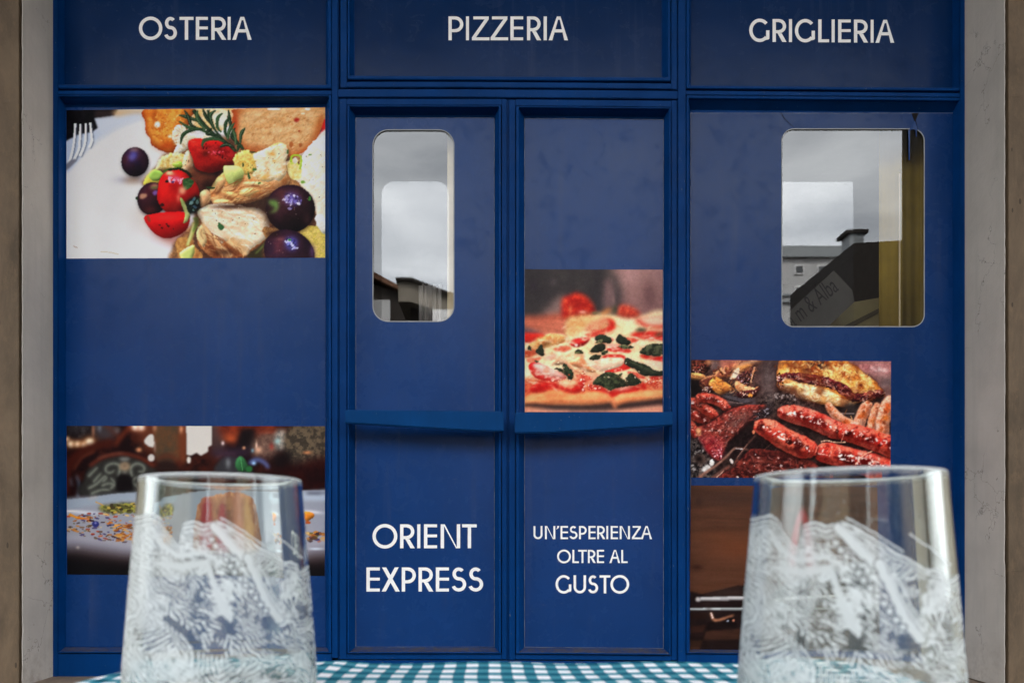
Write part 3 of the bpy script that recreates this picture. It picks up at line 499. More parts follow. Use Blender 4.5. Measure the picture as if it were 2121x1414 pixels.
def poster_dining(k):
    c = Canvas((138, 882, 673, 1190), (120, 870), 3.657, k, (44, 20, 17))
    c.shape([(40, 20), (2060, 20), (2060, 640), (40, 640)], (58, 24, 18), sm=False, col2=(24, 12, 14), nz=120, ct=3.4)
    # blurred room
    c.shape([(60, 30), (300, 30), (280, 140), (60, 150)], (62, 58, 60), soft=6*k, col2=(30, 24, 26), nz=60); c.glow(270, 80, 16, 60, (176, 116, 86), .7); c.glow(320, 60, 20, 40, (130, 140, 156), .8)
    c.shape([(340, 30), (440, 30), (420, 150), (300, 150)], (66, 62, 66), soft=8*k, op=.8); c.line([(560, 40), (470, 140), (430, 200)], 26, (120, 46, 26), soft=4*k); c.line([(360, 40), (470, 130)], 20, (96, 40, 26), soft=4*k, op=.8); c.glow(450, 80, 30, 30, (120, 110, 110), .5)
    c.shape([(620, 30), (760, 30), (750, 220), (640, 210)], (92, 46, 30), soft=7*k, op=.9); c.shape([(745, 30), (920, 30), (925, 300), (745, 300)], (72, 58, 44), soft=3*k, col2=(96, 62, 40), nz=60); c.shape([(915, 30), (980, 30), (975, 300), (920, 300)], (104, 52, 32), soft=4*k); c.glow(935, 70, 18, 34, (220, 150, 110), .8); c.glow(735, 60, 20, 30, (190, 130, 96), .7); c.glow(735, 200, 12, 46, (150, 120, 110), .7)
    c.shape([(1168, 30), (1260, 30), (1260, 240), (1168, 240)], (78, 60, 58), soft=4*k, g2=(50, 30, 30)); c.shape([(1250, 30), (1650, 30), (1560, 120), (1260, 130)], (132, 50, 28), soft=6*k, col2=(84, 30, 22), nz=60); c.glow(1310, 140, 60, 40, (190, 84, 46), .8); c.shape([(1380, 80), (1490, 70), (1480, 220), (1380, 220)], (22, 16, 18), soft=4*k); c.glow(1600, 95, 60, 16, (150, 56, 34), .7)
    c.shape([(1500, 130), (1640, 110), (1660, 260), (1490, 270)], (92, 66, 58), soft=6*k, col2=(130, 100, 84), nz=30); c.glow(1520, 225, 34, 30, (214, 160, 130), .9); c.glow(1505, 190, 10, 30, (236, 196, 170), .8); c.glow(1475, 230, 14, 18, (130, 176, 190), .8); c.glow(1620, 200, 20, 30, (150, 46, 40), .7)
    c.shape([(1650, 90), (1720, 80), (1740, 200), (1680, 230), (1640, 170)], (176, 160, 146), soft=4*k, col2=(110, 110, 106), nz=22); c.glow(1665, 160, 26, 22, (150, 190, 190), .8); c.shape([(1740, 70), (2060, 40), (2060, 320), (1760, 340)], (58, 50, 42), soft=4*k, col2=(100, 84, 66), nz=26, ct=4); c.glow(1890, 245, 34, 14, (226, 140, 90), .8); c.shape([(1640, 270), (1760, 240), (1760, 400), (1640, 400)], (20, 14, 16), soft=6*k)
    c.shape([(1790, 330), (2060, 290), (2060, 600), (1700, 600), (1600, 400)], (44, 15, 14), soft=8*k, col2=(26, 10, 12), nz=80)
    for x, y, r in ((100, 182, 24), (152, 184, 22), (200, 188, 22), (243, 168, 32), (70, 146, 14)):
        c.glow(x, y, r*2, r*1.6, (206, 120, 60), .6); c.ell(x, y, r, r*.9, (255, 232, 196), soft=2*k)
    for x, y, r in ((590, 55, 26), (634, 60, 22)): c.glow(x, y, r*1.8, r*1.5, (214, 130, 90), .7); c.ell(x, y, r, r*.8, (255, 236, 216), soft=2*k)
    c.glow(615, 226, 26, 22, (210, 140, 96), .9)
    # chairs
    c.line([(62, 560), (90, 400), (130, 280), (260, 210), (420, 170)], 70, (62, 22, 16), 60, soft=4*k); c.line([(110, 560), (120, 400), (180, 310)], 34, (24, 12, 14), soft=4*k); c.line([(150, 590), (165, 500), (140, 420)], 20, (120, 150, 176), 8, soft=3*k, op=.8); c.line([(105, 500), (95, 440)], 12, (120, 130, 150), soft=3*k, op=.7); c.line([(120, 380), (180, 290), (280, 240)], 12, (140, 60, 36), soft=3*k, op=.8)
    c.shape([(190, 580), (195, 440), (240, 350), (340, 290), (480, 262), (620, 290), (720, 350), (780, 400), (780, 600)], (42, 40, 38), soft=2.5*k, edge=((20, 16, 16), 16, .8))
    c.line([(240, 350), (340, 285), (480, 256), (620, 285), (730, 350)], 26, (96, 40, 28), soft=3*k); c.line([(300, 290), (400, 262), (500, 252)], 7, (170, 110, 90), soft=2*k, op=.7)
    for a in ([(460, 430), (470, 350), (420, 330), (370, 350), (365, 390), (400, 400), (430, 380)], [(230, 520), (300, 480), (350, 430), (370, 440), (340, 470)], [(250, 560), (330, 530), (400, 530)], [(560, 430), (555, 360), (600, 330), (650, 350), (650, 390), (610, 390)], [(400, 520), (430, 480), (400, 440)], [(270, 470), (330, 400)], [(230, 430), (300, 360)], [(600, 500), (560, 470), (600, 430)], [(330, 500), (390, 480), (440, 500)]):
        c.line(a, 26, (104, 108, 98), 16, soft=2*k); c.line(a, 8, (136, 138, 124), 5, soft=1.5*k, op=.7)
    c.ell(508, 352, 40, 34, (156, 132, 104), soft=3*k); c.ell(508, 345, 20, 14, (110, 90, 74), soft=2*k); c.ell(505, 296, 40, 12, (140, 140, 134), soft=3*k); c.shape([(490, 390), (525, 390), (515, 430), (500, 430)], (140, 136, 122), soft=2*k); c.shape([(450, 440), (480, 410), (530, 410), (565, 450), (560, 540), (450, 540)], (18, 14, 16), soft=3*k)
    c.line([(760, 300), (820, 270), (880, 290), (930, 360)], 26, (88, 36, 24), soft=4*k); c.shape([(760, 330), (830, 300), (900, 340), (920, 420), (760, 420)], (38, 24, 22), soft=4*k)
    c.shape([(1190, 400), (1230, 300), (1300, 270), (1400, 300), (1450, 400)], (48, 46, 50), soft=3*k); c.glow(1290, 320, 24, 50, (120, 124, 126), .8); c.line([(1200, 290), (1260, 250), (1350, 260)], 16, (100, 60, 60), soft=3*k)
    c.shape([(1180, 230), (1440, 220), (1430, 270), (1190, 270)], (50, 36, 52), soft=6*k); c.glow(1250, 175, 14, 18, (226, 200, 196), .9); c.glow(1410, 210, 14, 14, (220, 150, 110), .9); c.line([(1450, 330), (1490, 300), (1550, 310), (1600, 360)], 26, (84, 96, 150), soft=3*k); c.glow(1485, 325, 20, 18, (150, 190, 230), .95)
    # bright window, lamps
    c.shape([(972, 30), (1167, 30), (1166, 190), (1140, 205), (1138, 240), (1085, 270), (1050, 248), (1010, 270), (976, 262)], (205, 198, 190), sm=False, soft=1.6*k); c.ell(993, 303, 16, 26, (214, 206, 196), soft=1.5*k); c.shape([(655, 165), (680, 120), (715, 108), (728, 130), (728, 200), (690, 200)], (206, 200, 192), soft=1.6*k); c.ell(708, 287, 27, 28, (200, 192, 184), soft=1.8*k)
    # table with the big plate
    c.shape([(40, 640), (40, 606), (230, 588), (420, 560), (640, 545), (1200, 520), (1700, 530), (2060, 528), (2060, 1240), (40, 1240)], (142, 146, 158), sm=False, soft=1.2*k, g2=(154, 150, 160))
    c.shape([(40, 600), (300, 572), (640, 543), (640, 600), (300, 640), (40, 680)], (150, 164, 178), soft=3*k, op=.7); c.glow(180, 700, 180, 20, (206, 206, 212), .9, .05); c.glow(100, 690, 60, 8, (236, 228, 220), .8); c.line([(230, 596), (300, 580)], 6, (220, 176, 140), soft=2)
    c.shape([(1840, 545), (2060, 528), (2060, 600), (1840, 600)], (168, 178, 192), soft=2*k); c.shape([(1870, 548), (1960, 540), (2040, 545), (1940, 558)], (40, 36, 50), soft=2*k); c.glow(1930, 690, 90, 16, (222, 220, 226), .8, .1)
    # dessert (behind the tumbler)
    c.shape([(950, 1000), (950, 720), (1010, 610), (1150, 560), (1400, 540), (1560, 570), (1640, 700), (1660, 1000), (1300, 1040)], (126, 78, 58), col2=(156, 106, 74), nz=50, ct=3, bulge=34, bk=.6, rough=14, rs=40, grain=.15); c.shape([(1020, 960), (1030, 640), (1120, 620), (1130, 960)], (146, 40, 46), soft=3, rough=12); c.shape([(1380, 980), (1370, 580), (1440, 560), (1480, 980)], (176, 116, 94), soft=4, rough=10); c.shape([(1190, 980), (1215, 690), (1260, 640), (1300, 980)], (140, 30, 44), soft=3, rough=10); c.shape([(1500, 980), (1490, 600), (1560, 700), (1590, 980)], (176, 130, 80), soft=4, rough=10)
    c.shape([(1350, 360), (1352, 300), (1385, 272), (1425, 310), (1440, 370), (1400, 400)], (44, 92, 54), soft=1.2, bulge=16); c.line([(1385, 285), (1400, 380)], 5, (80, 150, 90)); c.ell(1450, 370, 26, 24, (40, 96, 50), soft=1.5)
    # petals
    c.shape([(310, 670), (360, 645), (520, 625), (620, 640), (620, 690), (480, 700), (370, 705)], (122, 120, 60), soft=2, rough=12, rs=18, col2=(70, 66, 36), nz=16, ct=4); c.line([(285, 620), (330, 640), (350, 655)], 7, (206, 150, 60))
    pc = [(190, 122, 48), (160, 92, 40), (200, 150, 84), (120, 84, 56), (96, 70, 52), (150, 54, 34), (58, 46, 92), (96, 92, 48), (176, 70, 40), (84, 60, 40), (210, 176, 110), (60, 40, 44)]
    c.specks([(320, 650), (600, 630), (600, 700), (400, 705)], 60, 9, [(150, 146, 62), (84, 84, 44), (190, 160, 70), (60, 50, 34)], asp=2, ang=0)
    c.specks([(62, 720), (300, 705), (620, 700), (620, 930), (420, 930), (62, 850)], 150, 6, pc, asp=2.6, seed=3, ang=.1); c.specks([(420, 800), (620, 790), (600, 930), (440, 910)], 60, 8, pc[:3]+[(150, 80, 36), (110, 60, 34)], asp=2.2, seed=6, ang=-.1)
    c.line([(85, 715), (150, 740), (240, 750)], 22, (216, 140, 44), 8); c.line([(150, 745), (230, 748)], 14, (200, 110, 36), 6); c.ell(286, 788, 26, 24, (44, 48, 110), rough=6); c.ell(284, 780, 10, 8, (110, 110, 170)); c.line([(370, 800), (430, 792)], 16, (50, 50, 90), 6); c.line([(430, 800), (480, 790)], 20, (222, 150, 60), 8); c.line([(410, 880), (480, 905)], 16, (70, 46, 52), 6); c.line([(190, 728), (250, 722)], 12, (40, 44, 86), 4)
    c.specks([(62, 880), (560, 930), (560, 960), (62, 920)], 10, 8, [(210, 200, 204), (190, 176, 180)], soft=3)
    c.shape([(1870, 690), (1940, 700), (1935, 735), (1880, 760)], (206, 120, 40), rough=6, bulge=10); c.ell(1895, 770, 22, 12, (170, 80, 36), rough=4); c.specks([(1880, 840), (2030, 835), (2020, 920), (1890, 920)], 26, 10, pc, asp=2.2, seed=9, ang=0)
    # plate rim falling into the dark
    c.shape([(40, 905), (300, 925), (560, 945), (1000, 1000), (1700, 980), (2060, 930), (2060, 1240), (40, 1240)], (166, 164, 174), soft=5*k); c.shape([(40, 930), (560, 975), (1000, 1020), (1700, 1000), (2060, 960), (2060, 1240), (40, 1240)], (128, 124, 136), soft=7*k)
    c.glow(150, 968, 16, 14, (250, 236, 222), .9); c.glow(1960, 968, 70, 12, (216, 228, 240), .9)
    c.shape([(40, 985), (560, 1030), (1000, 1060), (1700, 1050), (2060, 1010), (2060, 1240), (40, 1240)], (74, 60, 60), soft=9*k); c.shape([(40, 1010), (560, 1060), (1700, 1080), (2060, 1060), (2060, 1240), (40, 1240)], (26, 20, 22), soft=9*k); c.shape([(40, 1060), (560, 1100), (1700, 1120), (2060, 1110), (2060, 1240), (40, 1240)], (17, 16, 18), soft=6*k)
    c.grain(.008); return c
def poster_pizza(k):
    c = Canvas((1087.3, 558, 1372.5, 853), (1070, 540), 3.927, k, (66, 60, 60))
    c.shape([(40, 40), (1230, 40), (1230, 620), (40, 620)], (72, 66, 64), sm=False, col2=(58, 53, 54), nz=160, g2=(62, 56, 56))
    c.shape([(770, 40), (1230, 40), (1230, 470), (880, 470), (860, 330), (850, 200), (820, 120)], (166, 126, 120), soft=9*k, g2=(116, 82, 80), gd=(.2, 1)); c.glow(1080, 280, 70, 130, (104, 74, 74), .8); c.glow(1150, 120, 60, 60, (142, 108, 106), .6); c.glow(930, 130, 80, 70, (180, 138, 134), .6)
    c.shape([(730, 150), (760, 140), (785, 200), (785, 380), (720, 390), (715, 250)], (132, 102, 100), soft=7*k); c.glow(790, 330, 18, 80, (150, 116, 112), .5); c.glow(300, 180, 34, 34, (92, 80, 82), .6); c.glow(140, 210, 40, 40, (58, 50, 58), .7)
    c.shape([(210, 450), (270, 370), (350, 290), (400, 300), (400, 450)], (134, 108, 102), soft=8*k)
    c.shape([(40, 470), (200, 450), (400, 440), (430, 620), (40, 620)], (186, 96, 74), soft=5*k, col2=(208, 118, 92), nz=60, an=(4, .6, .1)); c.line([(60, 590), (240, 570), (400, 600)], 20, (196, 118, 92), soft=5*k); c.shape([(40, 550), (130, 560), (210, 600), (40, 600)], (96, 80, 84), soft=4*k)
    # base of cheese
    c.shape([(410, 470), (480, 440), (640, 430), (800, 440), (1000, 450), (1230, 450), (1230, 1100), (40, 1110), (40, 700), (120, 640), (300, 600), (410, 620)], (250, 224, 180), col2=(240, 200, 150), nz=60, ct=2.0, soft=3, grain=.05, gs=14)
    c.glow(900, 560, 180, 50, (248, 222, 172), .8); c.glow(560, 720, 180, 40, (250, 222, 170), .8); c.glow(300, 800, 160, 30, (246, 214, 160), .7); c.glow(1050, 720, 100, 40, (248, 216, 166), .8); c.glow(820, 900, 200, 30, (246, 214, 168), .6); c.glow(760, 480, 60, 40, (240, 184, 120), .6)
    # far tomatoes (blurred)
    b = 4*k
    c.shape([(385, 480), (376, 320), (430, 285), (500, 264), (575, 300), (630, 370), (640, 440), (540, 470)], (196, 56, 38), soft=b, col2=(166, 36, 30), nz=36, ct=3, bulge=20, bk=.5, rough=10); c.glow(510, 360, 50, 36, (150, 34, 30), .7); c.glow(540, 420, 34, 18, (240, 170, 150), .8); c.glow(440, 400, 20, 40, (222, 120, 80), .7); c.glow(400, 330, 20, 20, (224, 90, 60), .8)
    c.shape([(410, 620), (415, 480), (470, 450), (600, 440), (640, 480), (560, 560)], (238, 192, 132), soft=b, col2=(216, 150, 96), nz=36)
    c.shape([(820, 440), (840, 370), (900, 365), (980, 400), (1010, 450), (920, 470)], (176, 56, 42), soft=b, bulge=14, bk=.5, col2=(200, 80, 56), nz=30); c.glow(800, 400, 26, 40, (78, 74, 56), .9); c.glow(640, 428, 34, 16, (98, 92, 66), .9); c.line([(690, 440), (740, 410), (770, 400)], 30, (226, 136, 74), soft=b)
    c.shape([(975, 480), (1060, 470), (1230, 470), (1230, 545), (1080, 545), (1000, 520)], (206, 44, 36), soft=b); c.shape([(1000, 470), (1100, 455), (1230, 462), (1230, 515), (1080, 525)], (240, 196, 164), soft=b)
    c.shape([(600, 570), (700, 480), (780, 480), (810, 530), (780, 570), (680, 590)], (204, 42, 32), soft=b*.8); c.shape([(550, 570), (600, 500), (720, 470), (760, 520), (690, 565)], (230, 160, 120), soft=b*.8, col2=(214, 130, 96), nz=26); c.line([(480, 570), (560, 500), (680, 460)], 30, (240, 190, 130), soft=b, op=.8); c.glow(520, 520, 40, 30, (230, 150, 90), .6)
    c.shape([(930, 610), (990, 575), (1100, 570), (1230, 590), (1230, 645), (1060, 640)], (208, 44, 36), soft=b*.7); c.glow(1050, 615, 50, 16, (236, 130, 106), .8); c.shape([(965, 570), (1010, 545), (1060, 560), (1040, 575)], (52, 60, 44), soft=2*k); c.ell(1160, 600, 36, 13, (88, 80, 56), ang=-.3, soft=2*k)
    # left crust pieces
    c.shape([(60, 595), (150, 592), (230, 605), (200, 650), (60, 670)], (208, 44, 36), soft=2*k, bulge=10, bk=.5)
    c.shape([(60, 780), (110, 680), (200, 640), (260, 600), (340, 596), (400, 620), (380, 670), (280, 700), (180, 730), (100, 790)], (214, 140, 82), col2=(236, 182, 120), nz=30, ct=3, soft=1.5*k, rough=12, bulge=14, bk=.5, grain=.12); c.line([(120, 740), (140, 670), (180, 640)], 14, (246, 206, 150), soft=2*k); c.glow(300, 660, 50, 20, (196, 112, 62), .7); c.line([(240, 750), (330, 710), (420, 690)], 30, (248, 214, 160), soft=2*k); c.shape([(60, 740), (130, 720), (180, 750), (90, 790)], (176, 66, 42), soft=2*k)
    c.ell(220, 660, 60, 40, (220, 156, 96), soft=2*k, col2=(196, 116, 66), nz=18, bulge=20, rough=6)
    # mid tomatoes
    c.shape([(435, 680), (470, 640), (560, 625), (600, 635), (550, 690), (480, 705)], (206, 34, 34), soft=1.5*k, bulge=16); c.ell(488, 688, 13, 10, (255, 226, 216), soft=1); c.glow(560, 640, 40, 14, (226, 130, 100), .7)
    c.shape([(730, 720), (800, 690), (880, 700), (935, 735), (900, 748), (780, 740)], (204, 38, 34), soft=1.4*k); c.shape([(720, 680), (840, 680), (820, 705), (740, 710)], (238, 170, 146), soft=1.5*k)
    c.shape([(690, 800), (740, 765), (850, 765), (890, 790), (930, 870), (840, 900), (720, 915), (750, 850)], (206, 36, 32), soft=1.3*k); c.shape([(560, 830), (640, 800), (740, 790), (840, 786), (882, 810), (850, 860), (760, 890), (680, 905), (620, 870)], (238, 190, 160), soft=1.6*k, col2=(244, 206, 172), nz=50, bulge=20, bk=.5); c.line([(720, 912), (820, 885), (900, 850)], 16, (214, 52, 44), soft=1.5*k)
    c.shape([(1005, 770), (1080, 765), (1230, 790), (1230, 830), (1100, 810), (1040, 800)], (206, 38, 34), soft=1.4*k); c.shape([(1040, 810), (1120, 815), (1230, 835), (1230, 880), (1120, 870)], (244, 196, 166), soft=2*k)
    c.shape([(430, 830), (520, 780), (545, 790), (580, 850), (650, 905), (560, 900), (480, 860)], (214, 124, 84), soft=1.2*k, col2=(230, 156, 112), nz=30, bulge=18, sh=(4, 12, 8, .4, (150, 60, 40))); c.shape([(290, 850), (300, 780), (350, 745), (400, 800), (440, 850), (530, 920), (470, 900), (390, 850)], (234, 168, 128), soft=1.2*k, col2=(242, 190, 150), nz=30, bulge=18); c.shape([(215, 790), (300, 755), (340, 770), (290, 810)], (240, 176, 152), soft=2*k)
    c.glow(420, 910, 120, 24, (206, 100, 70), .6)
    c.shape([(100, 870), (125, 828), (180, 830), (280, 880), (400, 940), (380, 985), (260, 985), (150, 950)], (204, 34, 34), soft=1.2*k, bulge=14, bk=.5, col2=(186, 30, 32), nz=60); c.shape([(135, 850), (190, 838), (300, 880), (400, 935), (380, 955), (270, 945), (190, 915)], (240, 186, 170), soft=2.5*k, bulge=14); c.line([(160, 915), (240, 945), (330, 955)], 12, (230, 120, 100), soft=2*k, op=.8)
    c.specks([(200, 980), (420, 960), (420, 1000), (220, 1000)], 12, 5, [(250, 226, 206)], asp=1.6)
    # sauce in front and crust
    c.shape([(40, 1000), (110, 960), (300, 985), (520, 960), (700, 1020), (760, 1080), (1000, 990), (1230, 960), (1230, 1120), (40, 1130)], (196, 62, 42), soft=2*k, col2=(220, 112, 74), nz=34, ct=3, rough=8)
    c.shape([(105, 1060), (150, 1005), (260, 990), (400, 1020), (470, 1040), (530, 975), (550, 1020), (500, 1080), (380, 1070), (200, 1080)], (200, 44, 36), soft=2*k, bulge=10, bk=.5, col2=(176, 24, 26), nz=40); c.shape([(330, 1000), (420, 960), (500, 985), (440, 1020)], (244, 196, 150), soft=2*k); c.shape([(560, 930), (720, 930), (640, 1000), (560, 1000)], (236, 150, 120), soft=3*k, op=.8); c.shape([(600, 1010), (700, 1030), (760, 1080), (700, 1090), (600, 1050)], (190, 30, 30), soft=2*k); c.shape([(750, 1080), (800, 1040), (920, 1030), (1000, 1010), (990, 1060), (860, 1085), (780, 1110)], (192, 36, 32), soft=1.6*k); c.shape([(770, 1040), (850, 1025), (950, 1025), (860, 1050)], (244, 200, 180), soft=2*k); c.shape([(1010, 1000), (1060, 1000), (1060, 1050), (1020, 1050)], (190, 36, 30), soft=2*k); c.shape([(1060, 1010), (1140, 970), (1230, 940), (1230, 1050), (1100, 1060)], (226, 130, 90), soft=2*k, col2=(206, 76, 52), nz=24); c.shape([(1080, 950), (1180, 925), (1230, 930), (1140, 970)], (196, 40, 34), soft=1.6*k); c.specks([(540, 960), (700, 980), (680, 1070), (540, 1060)], 34, 6, [(250, 206, 190), (170, 26, 26), (240, 140, 110)]); c.specks([(1050, 970), (1180, 950), (1180, 1040), (1060, 1040)], 20, 5, [(252, 216, 190), (190, 40, 34)])
    c.shape([(60, 1230), (60, 1130), (110, 1090), (200, 1080), (280, 1050), (360, 1055), (440, 1085), (540, 1080), (640, 1060), (720, 1075), (780, 1120), (800, 1180), (600, 1185), (300, 1180)], (222, 122, 76), soft=2*k, bulge=26, bk=.6, col2=(236, 148, 98), nz=70, ct=1.8); c.shape([(780, 1170), (790, 1120), (860, 1085), (960, 1070), (1040, 1060), (1230, 1050), (1230, 1140), (1000, 1160), (850, 1190), (800, 1190)], (222, 122, 76), soft=2*k, bulge=26, bk=.6, col2=(236, 148, 98), nz=70, ct=1.8); c.line([(800, 1160), (830, 1110), (880, 1090)], 18, (246, 186, 130), soft=3*k)
    c.glow(160, 1130, 120, 14, (244, 170, 106), .6); c.glow(430, 1120, 200, 16, (246, 176, 108), .6); c.glow(1000, 1100, 120, 14, (244, 176, 112), .6)
    c.shape([(40, 1170), (150, 1160), (300, 1178), (500, 1180), (700, 1165), (790, 1150), (810, 1200), (600, 1212), (300, 1205), (40, 1190)], (62, 46, 44), soft=3*k); c.shape([(800, 1200), (880, 1160), (1040, 1140), (1230, 1120), (1230, 1165), (1000, 1200), (850, 1215)], (60, 44, 42), soft=3*k); c.shape([(770, 1140), (800, 1120), (815, 1200), (790, 1190)], (226, 130, 86), soft=3*k)
    c.shape([(40, 1195), (300, 1212), (600, 1220), (820, 1212), (1230, 1175), (1230, 1260), (40, 1260)], (214, 144, 118), soft=3*k)
    c.shape([(60, 660), (1200, 620), (1200, 1060), (60, 1060)], (220, 120, 84), sm=False, nm=(60, .58, 5), op=.45, soft=1.2, seed=21); c.shape([(60, 640), (1200, 600), (1200, 1000), (60, 1000)], (255, 236, 206), sm=False, nm=(50, .58, 6, .5), op=.5, soft=1, seed=23)
    for p_, q_ in (([(560, 600), (640, 575), (720, 590), (700, 615), (600, 625)], (206, 60, 48)), ([(860, 640), (930, 625), (1000, 650), (930, 668)], (210, 66, 50)), ([(300, 720), (400, 690), (450, 715), (380, 745)], (214, 84, 62)), ([(960, 830), (1040, 850), (1020, 880), (940, 870)], (204, 50, 42)), ([(90, 800), (200, 790), (180, 815), (100, 830)], (214, 90, 66)), ([(900, 900), (1000, 920), (1060, 960), (960, 950)], (202, 46, 40)), ([(480, 930), (560, 930), (620, 960), (540, 985)], (206, 60, 48)), ([(700, 640), (760, 630), (800, 650), (740, 660)], (206, 60, 48))): c.shape(p_, q_, soft=1.5*k, rough=6, col2=(232, 120, 92), nz=30, op=.9)
    c.streaks([(400, 520), (1180, 500), (1180, 760), (1000, 900), (500, 800), (100, 780)], 70, .1, 80, 14, [(255, 240, 208), (232, 170, 112), (250, 226, 180), (222, 140, 90)], .5, soft=1.2, seed=12, jit=.6); c.streaks([(80, 990), (560, 960), (740, 1060), (1180, 950), (1180, 1050), (80, 1060)], 60, .1, 60, 12, [(240, 170, 130), (170, 30, 28), (250, 210, 170), (206, 70, 50)], .55, soft=1, seed=13, jit=.6); c.streaks([(80, 1090), (440, 1085), (780, 1120), (1180, 1060), (1180, 1110), (80, 1150)], 40, 0, 90, 12, [(244, 176, 120), (206, 100, 62)], .45, soft=1.6, seed=14, jit=.15)
    # basil
    def leaf(p, col=(58, 66, 46), hi=None, **kw):
        c.shape(p, col, soft=.9*k, col2=(38, 42, 32), nz=26, ct=2.6, bulge=8, bk=.6, rough=7, rs=20, sh=(3, 10, 8, .45, (120, 50, 36)), **kw)
        if hi: c.line(hi, 8, (96, 104, 72), 3, soft=1.5, op=.8)
    leaf([(640, 640), (660, 605), (720, 605), (775, 640), (760, 670), (690, 665)], (48, 56, 42)); leaf([(595, 740), (640, 690), (700, 670), (725, 700), (700, 740), (640, 745)], (46, 54, 42)); leaf([(810, 650), (835, 598), (880, 620), (930, 665), (900, 690), (850, 680)], (44, 50, 40)); leaf([(830, 700), (880, 685), (955, 705), (900, 718)], (120, 120, 84)); leaf([(590, 800), (640, 765), (690, 775), (660, 805)], (60, 66, 48)); leaf([(690, 745), (740, 730), (745, 750), (700, 770)], (110, 116, 78)); leaf([(640, 665), (700, 640), (690, 670)], (140, 136, 96))
    leaf([(1005, 740), (1060, 690), (1130, 675), (1230, 690), (1230, 750), (1120, 770), (1040, 765)], (84, 86, 64), [(1030, 740), (1110, 710), (1190, 710)]); leaf([(1100, 760), (1160, 745), (1170, 775), (1110, 775)], (70, 74, 54))
    leaf([(880, 820), (905, 790), (960, 815), (1060, 850), (1130, 890), (1195, 905), (1190, 935), (1100, 938), (1020, 930), (960, 880), (890, 850)], (52, 56, 44), [(920, 820), (1010, 860), (1120, 910)]); leaf([(620, 1000), (660, 950), (720, 912), (790, 910), (850, 950), (920, 1010), (840, 1030), (760, 1055), (690, 1020)], (70, 76, 52), [(650, 990), (740, 950), (820, 960)]); leaf([(890, 960), (930, 912), (960, 930), (1020, 990), (960, 1015), (910, 1010)], (62, 64, 46), [(920, 930), (950, 990)]); leaf([(820, 935), (860, 910), (850, 945)], (110, 112, 74))
    leaf([(310, 880), (350, 876), (400, 905), (440, 965), (400, 930)], (96, 104, 70)); leaf([(380, 840), (410, 850), (465, 920), (450, 965), (420, 960), (385, 890)], (50, 66, 44), [(400, 860), (440, 940)]); leaf([(160, 740), (205, 685), (228, 765), (195, 770)], (50, 54, 42)); leaf([(88, 720), (110, 690), (128, 730)], (80, 84, 60)); leaf([(475, 755), (500, 720), (550, 755)], (100, 106, 70)); leaf([(145, 815), (180, 820), (165, 830)], (70, 74, 50))
    c.specks([(300, 780), (1150, 780), (1150, 1000), (250, 980)], 50, 4, [(254, 236, 210), (250, 216, 180)], op=.7); c.specks([(420, 920), (560, 900), (560, 980), (440, 970)], 14, 5, [(180, 60, 40), (250, 220, 200)])
    c.finish(-1e9, .05, .2); c.grain(.010); return c
